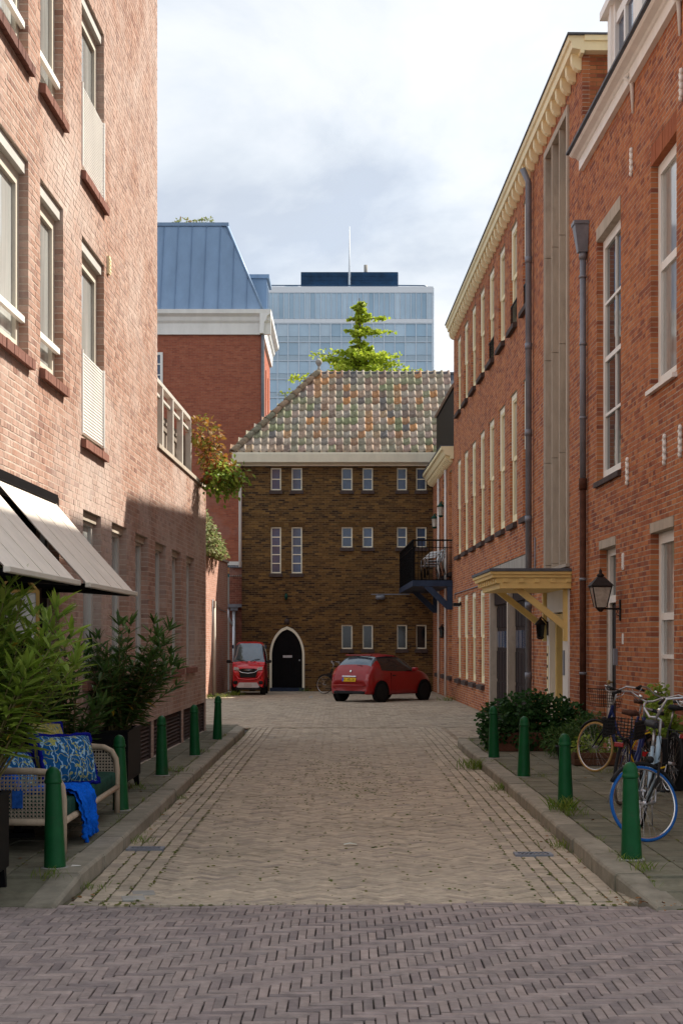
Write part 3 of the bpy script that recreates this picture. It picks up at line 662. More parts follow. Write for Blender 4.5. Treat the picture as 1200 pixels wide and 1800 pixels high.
# gutter board, roof and dormer
mb = MB().prism([(-.07, 8.80), (.02, 8.80), (.02, 9.06), (-.20, 9.06), (-.22, 9.03), (-.19, 9.0), (-.11, 8.985), (-.09, 8.96), (-.07, 8.95)], .10, xe, 'x').build('gutter_board', 'white_paint', Nn)
MB().box(.0, xe, -.25, .3, 9.065, 9.10).build('gutter_edge', 'lead_roof', Nn)
MB().prism([(.05, 9.06), (2.75, 13.8), (5.45, 9.06)], .02, xe, 'x').build('roof', 'lead_roof', Nn)  # unseen behind the gutter, shaped steep and high to shade the awnings
Yd0, Yd1 = 20.2, 22.55
dx0, dx1 = fn.x(Yd1), fn.x(Yd0)
dm = MB().box(dx0 + .55, dx1 - .55, .26, .34, 10.55, 10.7).box(dx0, dx0 + .55, .24, .40, 9.1, 10.86).box(dx1 - .55, dx1, .24, .40, 9.1, 10.86).box(dx0 + .34, dx0 + .42, .20, .24, 9.1, 10.86).box(dx0 + .55, dx1 - .55, .26, .34, 9.1, 9.5).box(dx0, dx1, .40, 2.2, 9.1, 10.86).box(dx0 + 1.1, dx0 + 1.2, .255, .33, 9.5, 10.55).box(dx0 - .15, dx1 + .15, .15, 2.3, 10.86, 10.98).build('dormer', 'white_paint', Nn)
MB().box(dx0 + .55, dx1 - .55, .30, .31, 9.5, 10.55).build('pane', 'blue_pane', dm)
# curly wall anchors
def anchor(Y, z, h=.34):
    mb = MB(); x = fn.x(Y)
    for k in range(8):
        zc = z + (k - 3.5) * h / 8.; mb.lathe([(.004, -.034), (.020, -.024), (.026, 0), (.020, .024), (.004, .034)], 8, Matrix.Translation((x + (.012 if k % 2 else -.012), -.018, zc)))
    mb.box(x - .012, x + .012, -.02, .005, z - h * .42, z + h * .42).build('wall_anchor', 'white_paint', Nn)
for Y, z in ((19.65, 7.83), (19.9, 3.9), (17.8, 3.92), (17.04, 3.92), (17.0, 7.86)): anchor(Y, z)
for Y in (19.55, 17.05):
    x = fn.x(Y); MB().tube([(x, -.02, 8.98), (x, -.12, 8.86), (x, -.03, 8.80), (x, -.02, 8.42)], [.02, .03, .03, .012], 8).build('gutter_iron', 'white_paint', Nn)
# rainwater pipe of the house
x = fn.x(22.85)
pp = MB().tube([(x, -.07, 4.0), (x, -.07, 7.40)], .047, 12).build('downpipe', 'zinc', Nn)
MB().tube([(x, -.07, .12), (x, -.07, 4.02)], .05, 12).tube([(x, -.07, 3.95), (x, -.07, 4.12)], .06, 12).build('cast_iron_pipe', 'rusty_pipe', pp)
MB().add([(x - .07, -.15, 7.48), (x + .07, -.15, 7.48), (x + .07, -.01, 7.48), (x - .07, -.01, 7.48), (x - .12, -.21, 7.88), (x + .12, -.21, 7.88), (x + .12, -.002, 7.88), (x - .12, -.002, 7.88)], BOXF.tolist()).box(x - .135, x + .135, -.225, -.0, 7.88, 7.93).lathe([(.06, 7.38), (.06, 7.49)], 12, Matrix.Translation((x, -.07, 0))).build('rain_hopper', 'zinc', pp)
mb = MB()
for z in (5.0, 6.1, 7.1, 2.6, 1.2): mb.tube([(x, -.07, z), (x, -.07, z + .04)], .056, 12)
mb.build('pipe_clip', 'zinc', pp)

# ================================================================== long building behind it
TR = 44.4
Tt = thing('long_brick_building', 'long orange brick building with cream bracketed cornice and rows of narrow windows', 'building', (XR(TR), TR, 0), R(-90) + aR)
ft = Facade(Tt, -1, TR); bpy.context.view_layer.update()
near = [28.8 + 1.93 * k for k in range(8)]
rowU = [op(ft, a, a + 1.05, 8.10, 10.2) for a in near]; rowM = [op(ft, a, a + 1.05, 4.12, 6.78) for a in near]; rowG = [op(ft, a, a + 1.05, .70, 2.94) for a in near[4:]]
gar = op(ft, 28.85, 35.35, 0, 3.36); pan = op(ft, 24.47, 26.97, 2.95, 10.27); por = op(ft, 24.42, 26.62, 0, 2.56)
xe = ft.x(NR)
brick_wall(Tt, 0, xe, 0, 10.625, rowU + rowM + rowG + [gar, pan, por], 'brick_orange', 'mortar_grey', bond='cross', keep=0)
MB().box(0, xe - .12, .55, 9, 0, 10.6).box(0, .05, .10, .55, 0, 10.6).box(xe - .17, xe - .12, .10, .55, 0, 10.6).build('wall', 'brick_orange', Tt)
Mend = Matrix.Translation((xe, 0, 0)) @ Matrix.Rotation(R(90), 4, 'Z')
brick_wall(Tt, .102, 5.0, 8.25, 10.625, [], 'brick_orange', 'mortar_brown', bond='run', M=Mend)
def dorwin(o, k, rail=False):
    w = window(Tt, o[0], o[1], o[2], o[3], .05, 'cream_paint', 'curtain_glass', 1, (0, .5, 1), t=.16, mt=.05, d=.08, sash=0)
    MB().box(o[1] - .13, o[1] - .004, .032, .07, (o[2] + o[3]) / 2 - .01, o[3] - .004).box(o[0] + .004, o[0] + .13, .032, .07, (o[2] + o[3]) / 2 - .01, o[3] - .004).box(o[0] + .13, o[1] - .13, .036, .07, o[3] - .12, o[3] - .004).build('upper_sash', 'pale_cream', w)
    MB().add([(o[0] - .04, -.09, o[2] - .15), (o[1] + .04, -.09, o[2] - .15), (o[1] + .04, .1, o[2] - .13), (o[0] - .04, .1, o[2] - .13), (o[0] - .04, -.09, o[2] - .05), (o[1] + .04, -.09, o[2] - .05), (o[1] + .04, .1, o[2] - .002), (o[0] - .04, .1, o[2] - .002)], BOXF.tolist()).build('sill', 'dark_sill', w)
    if rail:
        mb = MB().box(o[0] + .004, o[1] - .004, .005, .03, o[2] + .45, o[2] + .475)
        for q in range(8): a = o[0] + .03 + q * (o[1] - o[0] - .07) / 7; mb.box(a, a + .014, .01, .024, o[2] + .02, o[2] + .45)
        mb.build('window_rail', 'black_paint', w)
for k, o in enumerate(rowU): dorwin(o, k, k in (0, 1, 3))
for k, o in enumerate(rowM): dorwin(o, k)
for k, o in enumerate(rowG): dorwin(o, k)
# cornice with brackets, returning round the near end
prof = [(.0, 10.56), (-.05, 10.56), (-.06, 10.61), (-.18, 10.63), (-.195, 10.73), (-.225, 10.75), (-.24, 10.82), (.0, 10.82)]
co = MB().prism(prof, .0, xe + .18, 'x').box(xe - .1, xe + .18, .0, 5.0, 10.60, 10.80).box(xe - .1, xe + .21, .0, 5.0, 10.74, 10.82).build('cornice', 'cream_paint', Tt)
MB().box(-.02, xe + .23, -.26, 5.0, 10.822, 10.85).build('roof_edge', 'lead_roof', Tt)
MB().box(.1, xe, .1, 9, 10.6, 10.821).build('roof', 'lead_roof', Tt)
br = MB().prism([(-.004, 10.38), (-.05, 10.38), (-.11, 10.42), (-.15, 10.49), (-.155, 10.625), (-.004, 10.625)], -.065, .065, 'x').mesh('bracket', 'cream_paint')
nb = 43
for k in range(nb): q = link('bracket', br, Tt); q.location = (.2 + k * (xe - .30) / (nb - 1), 0, 0)
# tall stone panel of slots between fins
px0, px1, pz0, pz1 = pan
mb = MB().box(px0, px0 + .07, -.035, .48, pz0, pz1).box(px1 - .12, px1, -.035, .48, pz0, pz1).box(px0 + .07, px1 - .12, -.035, .48, pz1 - .12, pz1).box(px0 - .03, px1 + .03, -.06, .48, pz0 - .05, pz0)
pf = mb.build('stone_panel', 'stone', Tt)
fw = (px1 - .12 - px0 - .07) / 3
for k in range(3):
    a = px0 + .07 + k * fw
    for q in range(5):
        za = max(pz0, 3.02 + (q - 1) * 1.79 + 0.0); zb = min(pz1 - .12, 3.02 + q * 1.79 - .008)
        if zb > za: MB().bevbox(a + .02, a + .075, -.03, .44, za, zb, .006).build('fin', 'stone', pf)
    MB().box(a + .075, a + fw, .20, .22, pz0, pz1 - .9).build('slot_back', 'stone', pf)
    MB().box(a + .075, a + fw, .30, .32, pz1 - .9, pz1 - .12).build('slot_shade_panel', 'black_paint', pf)  # black panel put in as the shade under the slot's soffit
# garage
gx0, gx1 = gar[0], gar[1]; gp = MB().box(gx0, gx0 + .14, -.02, .2, 0, 2.85).box(gx1 - .1, gx1, -.02, .2, 0, 2.85); gm = (gx0 + gx1) / 2; gp.box(gm - .09, gm + .09, -.02, .2, 0, 2.85)
gf = gp.build('garage_frame', 'stone', Tt)
MB().box(gx0, gx1, -.015, .2, 2.852, 3.355).build('concrete_lintel', 'concrete', Tt)
for a, b in ((gx0 + .14, gm - .09), (gm + .09, gx1 - .1)):
    d = MB().box(a, b, .15, .19, .02, 2.84).box(a, b, .08, .15, 2.52, 2.84).build('garage_door', 'garage_brown', Tt)
    n = 6; w = (b - a) / n
    for k in range(n):
        for (z0, z1, m) in ((.08, .78, 0), (.84, 1.48, 0), (2.0, 2.46, 0)): MB().bevbox(a + k * w + .03, a + (k + 1) * w - .03, .132, .152, z0, z1, .008).build('panel', 'garage_brown', d)
        MB().box(a + k * w + .06, a + (k + 1) * w - .06, .138, .152, 1.56, 1.92).build('pane', 'blue_pane', d)
# entrance under the canopy
ex0, ex1 = por[0], por[1]
ent = MB().box(ex1 - .52, ex1, -.03, .09, .12, 2.55).box(ex0, ex0 + .3, -.03, .09, .12, 2.55).box(ex0 + .3, ex1 - .52, -.03, .09, 2.18, 2.55).box(ex0 + .3, ex0 + .36, .09, .5, .12, 2.18).box(ex1 - .58, ex1 - .52, .09, .5, .12, 2.18).build('entrance', 'white_paint', Tt)
MB().box(ex0 + .36, ex0 + .46, .06, .5, .12, 2.12).box(ex0 + .36, ex1 - .58, .06, .16, 2.06, 2.16).box(ex1 - .68, ex1 - .58, .2, .5, .12, 2.1).build('door_frame', 'yellow_paint', ent)
MB().box(ex0 + .46, ex1 - .68, .44, .48, .14, 2.06).build('door_leaf', 'black_paint', ent)
mb = MB().box(ex0 + .06, ex0 + .2, -.04, -.03, .35, 1.62)
mbx = mb.build('letter_box_panel', 'cream_paint', ent)
for k in range(6): MB().box(ex0 + .085, ex0 + .18, -.046, -.04, .44 + k * .2, .49 + k * .2).build('letter_slot', 'black_paint', mbx)
MB().box(ex1 - .42, ex1 - .30, -.05, -.03, 1.15, 1.55).build('intercom', 'zinc', ent)
MB().box(ex0, ex1, -.3, .5, .08, .135).build('doorstep', 'stone', ent)
# canopy
cx0, cx1 = ft.x(26.9), ft.x(24.3)
cn = MB().box(cx0 + .12, cx1 - .005, -1.13, .0, 2.535, 2.62).box(cx0 + .06, cx1, -1.19, .0, 2.62, 2.70).box(cx0, cx1 + .03, -1.25, .0, 2.705, 2.79).box(cx0 - .03, cx1 + .06, -1.28, .0, 2.76, 2.80).build('entrance_canopy', 'yellow_paint', Tt)
MB().box(cx0 - .05, cx1 + .08, -1.30, .02, 2.805, 2.85).build('canopy_roof', 'lead_roof', cn)
for k in range(5): MB().box(cx1 - .004, cx1 + .02, -1.08 + k * .25, -1.0 + k * .25, 2.63, 2.695).build('dentil', 'yellow_paint', cn)
for k in range(8): MB().box(cx0 + .1 + k * .32, cx0 + .18 + k * .32, -1.205, -1.19, 2.63, 2.695).build('dentil', 'yellow_paint', cn)
for a in (cx0 + .18, cx1 - .25):
    MB().prism([(-.08, 1.88), (-.004, 1.76), (-.004, 1.95), (-.74, 2.535), (-.90, 2.535)], a, a + .085, 'x').box(a - .003, a + .088, -.095, -.0, 1.70, 2.53).build('brace', 'yellow_paint', cn)
# downpipe beside the garage
x = ft.x(28.45); mb = MB().tube([(x, -.09, .1), (x, -.09, 10.2), (x, -.2, 10.45)], .058, 12)
for z in (1.0, 2.3, 3.9, 5.5, 7.1, 8.7): mb.tube([(x, -.09, z), (x, -.09, z + .12)], .068, 12)
mb.build('downpipe', 'zinc', Tt)
MB().tube([(ft.x(28.1), -.02, 3.6), (ft.x(28.1), -.02, 2.9), (ft.x(27.6), -.02, 2.88)], .012, 6).tube([(ft.x(43.9), -.02, 2.9), (ft.x(43.9), -.02, 3.05), (ft.x(35.6), -.02, 3.05)], .015, 6).build('cable', 'zinc', Tt)
# grey glazed lift house on its roof, seen above the cornice
MB().prism([(1.5, 10.85), (2.6, 12.9), (5, 12.9), (5, 10.85)], xe - 3.2, xe - .6, 'x').build('roof_lantern', 'zinc', Tt)
# ================================================================== low annex with the balcony, far right
AR = 52.0
An = thing('annex', 'low orange brick annex with cream cornice and black balcony at the far right', 'building', (XR(AR), AR, 0), R(-90) + aR)
fa = Facade(An, -1, AR); xe = fa.x(TR)
aw = [op(fa, a, a + .95, 3.75, 6.75) for a in (45.0, 47.3, 49.6)]; ag = [op(fa, a, a + .95, .7, 2.9) for a in (45.0, 47.3, 49.6)]
brick_wall(An, 0, xe - .02, 0, 7.0, aw + ag, 'brick_orange', 'mortar_grey', bond='cross')
MB().box(0, xe - .02, .3, 6, 0, 7.0).build('wall', 'brick_orange', An)
for o in aw + ag: window(An, o[0], o[1], o[2], o[3], .085, 'cream_paint', 'curtain_glass', 1, (0, .5, 1), t=.12, mt=.05, d=.08, sash=0, sill=('dark_sill', .13, .08, .03))
MB().prism([(.0, 6.98), (-.08, 6.98), (-.10, 7.06), (-.24, 7.10), (-.30, 7.22), (-.36, 7.25), (-.36, 7.34), (0, 7.34)], .02, xe - .02, 'x').build('cornice', 'cream_paint', An)
for k in range(20): MB().prism([(-.004, 6.90), (-.10, 6.92), (-.20, 7.0), (-.21, 7.09), (-.004, 7.09)], .12 + k * .37, .26 + k * .37, 'x').build('bracket', 'cream_paint', An)
MB().box(.02, xe - .02, -.38, 6, 7.345, 7.37).build('roof_edge', 'lead_roof', An)
MB().box(1.2, xe - .02, .02, 4, 7.372, 9.1).build('dormer_wall', 'black_paint', An)
mb = MB()
for k in range(9):
    a = 1.25 + k * .7; mb.prism([(-.02, 9.05), (.9, 10.0), (.9, 10.06), (-.06, 9.12)], a, a + .66, 'x')
mb.build('dormer_roof', 'roof_tile', An)
for Y in (46.6, 49.2): 
    x = fa.x(Y); MB().tube([(x, -.05, .05), (x, -.05, 6.9)], .035, 8).build('downpipe', 'white_paint', An)
# balcony
bx0, bx1, bo = fa.x(51.6), fa.x(44.75), -1.17
bl = MB().box(bx0, bx1, bo, -.005, 3.30, 3.47).build('balcony', 'navy_paint', An)
MB().box(bx0 + .01, bx1 - .01, bo + .03, -.02, 3.474, 3.50).build('deck', 'black_paint', bl)
for a in (bx1 - .14, bx0 + 1.6): MB().prism([(-.16, 2.62), (-.005, 2.62), (-.005, 3.295), (-.16, 3.295)], a, a + .13, 'x').prism([(-.16, 2.62), (-.16, 2.86), (-.62, 3.295), (-.86, 3.295)], a + .004, a + .126, 'x').build('brace', 'navy_paint', bl)
mb = MB().box(bx0, bx1, bo, bo + .045, 4.62, 4.665).box(bx1 - .045, bx1, bo + .045, -.01, 4.62, 4.665).box(bx0, bx1, bo + .01, bo + .035, 4.42, 4.44).box(bx1 - .035, bx1 - .01, bo + .04, -.01, 4.42, 4.44)
n = int((bx1 - bx0) / .11)
for k in range(n): a = bx0 + k * (bx1 - bx0) / n; mb.box(a, a + .016, bo + .014, bo + .030, 3.47, 4.62)
for k in range(11): a = bo + .06 + k * .105; mb.box(bx1 - .03, bx1 - .014, a, a + .016, 3.47, 4.62)
mb.box(bx1 - .045, bx1 - .002, bo, bo + .045, 3.47, 4.62)
mb.build('railing', 'black_paint', bl)
MB().box(bx0 + .05, bx1 - .05, bo + .05, bo + .06, 3.5, 4.45).build('privacy_screen', 'black_paint', bl)
# metal armchairs stacked on the balcony
def tube_chair(name, label, loc, rz):
    t = thing(name, label, 'chair', loc, rz, 'stacked armchairs on the balcony'); r = .014
    for s in (-1, 1):
        MB().tube([(.22, s * .26, 0), (.24, s * .27, .42), (.22, s * .27, .60), (.14, s * .27, .66), (-.2, s * .26, .70), (-.30, s * .24, .80)], r, 8).build('armrest', 'chrome', t)
        MB().tube([(-.28, s * .24, 0), (-.20, s * .25, .42), (-.30, s * .22, .84)], r, 8).build('leg', 'chrome', t)
    MB().bevbox(-.2, .22, -.24, .24, .40, .43, .01).build('seat', 'silver', t)
    mb = MB()
    for k in range(5): mb.box(-.29 - k * .002, -.275, -.22, .22, .52 + k * .07, .56 + k * .07)
    mb.build('backrest', 'silver', t)
    return t
ca = Vector((XR(45.6) - .62, 45.6, 3.502))
for k, (dx, dz, lab) in enumerate(((0, 0, 'metal tube armchair lowest of the stack on the black balcony'), (.09, .13, 'metal tube armchair in the middle of the stack on the balcony'), (.18, .26, 'metal tube armchair topmost of the stack on the black balcony'))):
    tube_chair('armchair', lab, (ca.x + dx, ca.y, ca.z + dz * .6), R(180))

# ================================================================== dark brown building closing the street
BY = 52.0
Bk = thing('brown_brick_house', 'dark brown brick house with tiled hip roof and pointed arch door closing the street', 'building', (-3.37, BY, 0), 0)
bX = lambda X: X + 3.37
H0 = .0625
pairs = [(-2.39, -2.04), (-1.69, -1.33), (0, .37), (.71, 1.06), (1.87, 2.21), (2.52, 2.87)]
bops = []; spec_ = []
for i, (a, b) in enumerate(pairs):
    for (z0, z1, r) in ((6.84, 7.54, 2), ((3.99, 5.57, 5) if i < 2 else (4.86, 5.57, 2)), ((1.45, 2.22, 1) if i > 1 else None) or (0, 0, 0)):
        if r: o = (bX(a), bX(b), snap(z0), snap(z1)); bops.append(o); spec_.append((o, r))
dxa, dxb, zsp, zap = bX(-2.43), bX(-1.25), snap(1.16), 2.20
dc = (dxa + dxb) / 2; hw = (dxb - dxa) / 2
def arch_half(z, w, top):
    if z <= zsp: return w
    t = (z - zsp) / (top - zsp)
    return w * max(0, 1 - t ** 2.1) ** .62 if t < 1 else 0
slabs = [(dxa, dxb, 0, zsp)]
k = 0
while zsp + k * H0 < zap:
    z = zsp + k * H0; w = arch_half(z + H0 * .4, hw, zap)
    if w > .02: slabs.append((dc - w, dc + w, z, z + H0))
    k += 1
brick_wall(Bk, 0, 7.0, 0, 7.625, bops, 'brick_brown', 'mortar_brown', bond='stretch', slabs=slabs, L=.225)
MB().box(0, 7.0, .28, 6, 0, 7.6).box(0, .05, .1, .28, 0, 7.6).build('wall', 'brick_brown', Bk)
for o, r in spec_:
    w = window(Bk, o[0], o[1], o[2], o[3], .05, 'pale_cream', 'blue_pane' if r > 1 else 'dark_glass', 1, tuple(i / r for i in range(r + 1)), t=.04, mt=.03, d=.06)
    MB().box(o[0] - .05, o[1] + .05, -.07, .06, o[2] - .13, o[2] - .01).build('sill', 'dark_sill', w)
    mb = MB(); n = 7
    if r > 1 and o[3] < 7:
        for q in range(n): a = o[0] - .1 + q * (o[1] - o[0] + .2) / n; mb.box(a + .006, a + (o[1] - o[0] + .2) / n - .006, -.012, .02, o[3] + .01, o[3] + .15)
        mb.build('soldier_lintel', 'brick_brown', w)
# door
pts = [(dc - hw + .07, .0)] + [(dc - arch_half(z, hw - .07, zap - .09), z) for z in np.linspace(zsp, zap - .09, 12)] ; pts2 = pts + [(2 * dc - x_, z) for x_, z in reversed(pts[:-1])]
dl = MB().prism(pts2, .08, .13, 'y').build('arched_door', 'black_paint', Bk)
for k in range(5): a = dc - hw + .12 + k * .195; MB().box(a, a + .185, .068, .08, .14, 1.2 + .25 * math.sin(math.pi * (k + .5) / 5)).build('plank', 'black_paint', dl)
o_ = [(dc - hw, 0.)] + [(dc - arch_half(z, hw, zap), z) for z in np.linspace(zsp, zap, 14)]; o_ += [(2 * dc - x_, z) for x_, z in reversed(o_[:-1])]
i_ = [(dc - hw + .075, 0.)] + [(dc - arch_half(z, hw - .075, zap - .10), z) for z in np.linspace(zsp, zap - .10, 14)]; i_ += [(2 * dc - x_, z) for x_, z in reversed(i_[:-1])]
V = [(x_, y_, z) for (x_, z) in o_ for y_ in (-.01, .12)] + [(x_, y_, z) for (x_, z) in i_ for y_ in (-.01, .12)]; n = len(o_); F = []
for q in range(n - 1):
    a, b, c, d = 2 * q, 2 * q + 2, 2 * n + 2 * q, 2 * n + 2 * q + 2
    F += [(a, b, d, c), (a + 1, c + 1, d + 1, b + 1), (a, a + 1, b + 1, b), (c, d, d + 1, c + 1)]
MB().add(V, F).build('door_frame', 'pale_cream', dl)
MB().box(dc - .14, dc + .17, .06, .08, 1.14, 1.22).build('letter_slot', 'silver', dl)
MB().box(dc - hw + .01, dc + hw - .01, -.05, .1, .0, .12).build('doorstep', 'navy_paint', dl)
MB().lathe([(.01, 0), (.03, .01), (.03, .03), (.01, .05)], 10, Matrix.Translation((dc + .42, .06, 1.05)) @ Matrix.Rotation(R(90), 4, 'X')).build('door_knob', 'silver', dl)
MB().lathe([(.02, 0), (.07, .03), (.10, .1), (.08, .17), (.02, .2)], 10, Matrix.Translation((dc, .01, 2.26))).build('arch_ornament', 'dark_sill', Bk)
# gutter, downpipe, roof
MB().prism([(.0, 7.62), (-.12, 7.62), (-.14, 7.66), (-.40, 7.72), (-.46, 7.98), (-.46, 8.04), (0, 8.04)], -.30, 7.2, 'x').build('gutter', 'pale_cream', Bk)
MB().tube([(-.18, -.30, 7.7), (-.05, -.09, 7.4), (-.05, -.09, 4.2)], .05, 10).build('downpipe', 'white_paint', Bk)
ez, ey, run, rise = 8.05, -.40, 2.85, 3.2   # eaves, depth of slope and rise
ehx = -.28; rx1 = 8.2
slope = math.hypot(run, rise); pitch = math.atan2(rise, run)
MB().add([(ehx, ey, ez - .06), (rx1, ey, ez - .06), (rx1, ey + run, ez + rise - .06), (ehx + run, ey + run, ez + rise - .06), (ehx, ey + 2 * run, ez - .06), (rx1, ey + 2 * run, ez - .06)], [(0, 1, 2, 3), (0, 3, 4), (4, 3, 2, 5), (0, 4, 5, 1)]).build('roof', 'lead_roof', Bk)
# one pantile: a wave across, a lip at the foot
tw, tl = .252, .40; nx_ = 8; V = []; F = []
for j, (yy, zz_) in enumerate(((0, -.014), (0, .0), (tl * .5, .0), (tl, -.0))):
    for i in range(nx_ + 1):
        u = i / nx_; zw = .030 * math.cos(2 * math.pi * (u * 1.0 - .86)) + .012 * math.cos(4 * math.pi * (u - .86))
        V.append(((u - .5) * (tw + .012), yy, zw + zz_ + .05 * (1 - yy / tl) * .22))
for j in range(3):
    for i in range(nx_): a = j * (nx_ + 1) + i; F.append((a, a + 1, a + nx_ + 2, a + nx_ + 1))
tile = MB().add(V, F, smooth=True).mesh('roof_tile', 'roof_tile')
Ms = Matrix.Translation((0, ey, ez)) @ Matrix.Rotation(pitch, 4, 'X')
nr = 12
for r in range(nr):
    s = r * slope / nr
    for c in range(int((rx1 - ehx - .9) / tw)):
        x = rx1 - 1.0 - (c + .5) * tw; hipx = ehx + s * math.cos(pitch)
        if x < hipx - .02: continue
        q = link('roof_tile', tile, Bk); q.matrix_local = Ms @ Matrix.Translation((x, s + random.gauss(0, .004), .004)) @ Matrix.Rotation(random.gauss(0, .010), 4, 'Z')
d = Vector((run, run, rise)); hl = d.length; hq = d.to_track_quat('Y', 'Z').to_matrix().to_4x4()
V = []; F = []
for j, (yy, rr) in enumerate(((0, .135), (0, .15), (.40, .12))):
    for i in range(9): t = math.pi * i / 8; V.append((math.cos(t) * rr, yy, math.sin(t) * rr))
for j in range(2):
    for i in range(8): a = j * 9 + i; F.append((a, a + 1, a + 10, a + 9))
rt = MB().add(V, F, smooth=True).mesh('hip_tile', 'ridge_tile')
nh = 13
for k in range(nh): q = link('hip_tile', rt, Bk); q.matrix_local = Matrix.Translation(Vector((ehx, ey, ez - .02)) + d * (k / nh)) @ hq
MB().lathe([(.05, 0), (.05, .12), (.03, .16), (.06, .20), (.11, .27), (.12, .33), (.09, .40), (.02, .44)], 14, Matrix.Translation((ehx + run, ey + run, ez + rise + .02))).build('roof_finial', 'concrete', Bk)
MB().box(ehx + run, rx1, ey + run - .06, ey + run + .10, ez + rise - .1, ez + rise - .02).build('ridge', 'lead_roof', Bk)
MB().box(bX(1.0), bX(2.3), -.02, .004, 3.27, 3.30).build('conduit', 'zinc', Bk)
lm = MB().lathe([(.04, -.16), (.075, -.12), (.075, .12), (.04, .16)], 10, Matrix.Translation((bX(1.31), -.1, 3.18)) @ Matrix.Rotation(R(90), 4, 'Y')).build('bulkhead_lamp', 'zinc', Bk)

# ================================================================== walls at the far left
lw = thing('garden_wall', 'sunlit pink brick garden wall behind the left building', 'wall', (-4.15, 45.2, 0), R(90) - math.atan(.35 / 6.4))
brick_wall(lw, 0, 6.3, 0, 4.31, [], 'brick_pink', 'mortar_light', bond='cross')
MB().box(0, 6.3, .1, .3, 0, 4.30).build('wall', 'brick_pink', lw); MB().box(-.03, 6.34, -.04, .34, 4.315, 4.38).build('coping', 'stone', lw)
MB().tube([(2.6, -.05, .02), (2.6, -.05, 2.75)], .055, 10).box(2.52, 2.68, -.1, .0, 2.75, 2.95).build('downpipe', 'beige_frame', lw)
MB().tube([(2.0, -.05, 1.2), (2.45, -.03, 3.0), (4.1, -.03, 2.72), (5.6, -.02, 2.66)], .012, 6).build('cable', 'zinc', lw)
pw = thing('shed_wall', 'dark red brick shed wall with scalloped top behind the microcar', 'wall', (-3.82, 52.4, 0), 0)
brick_wall(pw, 0, .92, 0, 4.2, [], 'brick_dark_red', 'mortar_red', bond='run'); MB().box(0, .92, .1, .3, 0, 4.2).build('wall', 'brick_dark_red', pw)
mb = MB()
for k in range(12): mb.tube([(.03 + k * .076, -.05, 4.23), (.03 + k * .076, .35, 4.26)], .042, 8)
mb.build('corrugated_cap', 'zinc', pw)
mb = MB()
for k in range(12): mb.tube([(.03 + k * .076, -.035, 3.92), (.03 + k * .076, .02, 3.93)], .024, 6)
mb.build('corrugated_flashing', 'concrete', pw)
pp = MB().tube([(.17, -.1, 2.72), (.17, -.1, .05)], .058, 10).tube([(-.02, -.12, 2.85), (-.02, -.12, 2.5), (.15, -.1, 2.2)], .04, 10).build('downpipe', 'silver', pw)
MB().box(-.08, .45, -.22, .0, 2.85, 2.96).box(.05, .3, -.18, -.0, 2.74, 2.85).build('gutter_end', 'zinc', pw)
gt = thing('garden_gate', 'teal slatted gate under a white beam beside the brown house', 'gate', (-4.25, 54.0, 3.95), 0)
MB().box(0, 1.0, 0, .08, .42, .55).build('beam', 'white_paint', gt)
mb = MB().box(.0, .08, .02, .07, 0, .42).box(.40, .52, .02, .07, 0, .42).box(0, .5, .02, .07, .34, .42).box(0, .5, .02, .07, .0, .12)
mb.build('frame', 'teal_paint', gt)
for k in range(4): MB().box(.6 + k * .1, .65 + k * .1, .03, .06, 0, .40 - k * .03).build('slat', 'teal_paint', gt)
MB().box(.1, .38, .05, .06, .15, .2).box(.1, .38, .05, .06, .26, .3).build('shelf', 'tyre_tan', gt); MB().box(0, .9, -.02, 0, -3.95, 0).build('post', 'concrete', gt)

# ================================================================== red building with blue mansard
RB = thing('mansard_building', 'red brick building with white cornice and blue zinc mansard roof', 'building', (-3.22, 62.0, 0), 0)
brick_wall(RB, -9, 0, 3, 14.05, [], 'brick_red', 'mortar_red', bond='run', H=.065)
MB().box(-9, 0, .1, 7.2, 0, 14.1).build('wall', 'brick_red', RB)
MB().prism([(.05, 14.06), (-.10, 14.06), (-.12, 14.5), (-.20, 14.6), (-.24, 14.75), (-.38, 14.86), (-.40, 15.02), (.05, 15.02)], -9.2, .38, 'x').prism([(-.05, 14.06), (.10, 14.06), (.12, 14.5), (.20, 14.6), (.24, 14.75), (.38, 14.86), (.40, 15.02), (-.05, 15.02)], -.38, 7.4, 'y').build('cornice', 'white_paint', RB)
zt = 18.85; ins = 1.55
MB().add([(-9, .02, 15.0), (.05, .02, 15.0), (.05, 7.3, 15.0), (-9, 7.3, 15.0), (-9, 1.5, zt), (-ins + .05, 1.5, zt), (-ins + .05, 6, zt), (-9, 6, zt)], BOXF.tolist()).build('mansard_core', 'blue_zinc', RB)
for k in range(10):     # standing-seam trays, the last ones cut by the hip
    a, b = -.02 - (k + 1) * .58, -.02 - k * .58; top = lambda x: min(1, max(0, (.05 - x) / ins))
    def P(x, t, o): return (x, .02 + 1.48 * t - o, 15.02 + (zt - 15.02) * t + o * .3)
    ta, tb = top(a), top(b + .0)
    V = [P(a + .015, 0, .03), P(b - .015, 0, .03), P(b - .015, tb, .03), P(a + .015, ta, .03)]
    MB().add(V, [(0, 1, 2, 3)]).add([P(a + .015, 0, .03), P(a + .015, ta, .03), P(a - .015, ta, .08), P(a - .015, 0, .08)], [(0, 1, 2, 3)]).add([P(a - .015, 0, .08), P(a - .015, ta, .08), P(a - .02, ta, .03), P(a - .02, 0, .03)], [(0, 1, 2, 3)]).build('roof_panel', 'blue_zinc', RB)
MB().box(-9, -ins + .12, 1.42, 6.1, zt, zt + .14).build('roof_edge', 'blue_zinc', RB)
MB().tube([(.06, -.02, 15.02), (-ins + .06, 1.45, zt)], .05, 6).build('hip_seam', 'blue_zinc', RB)
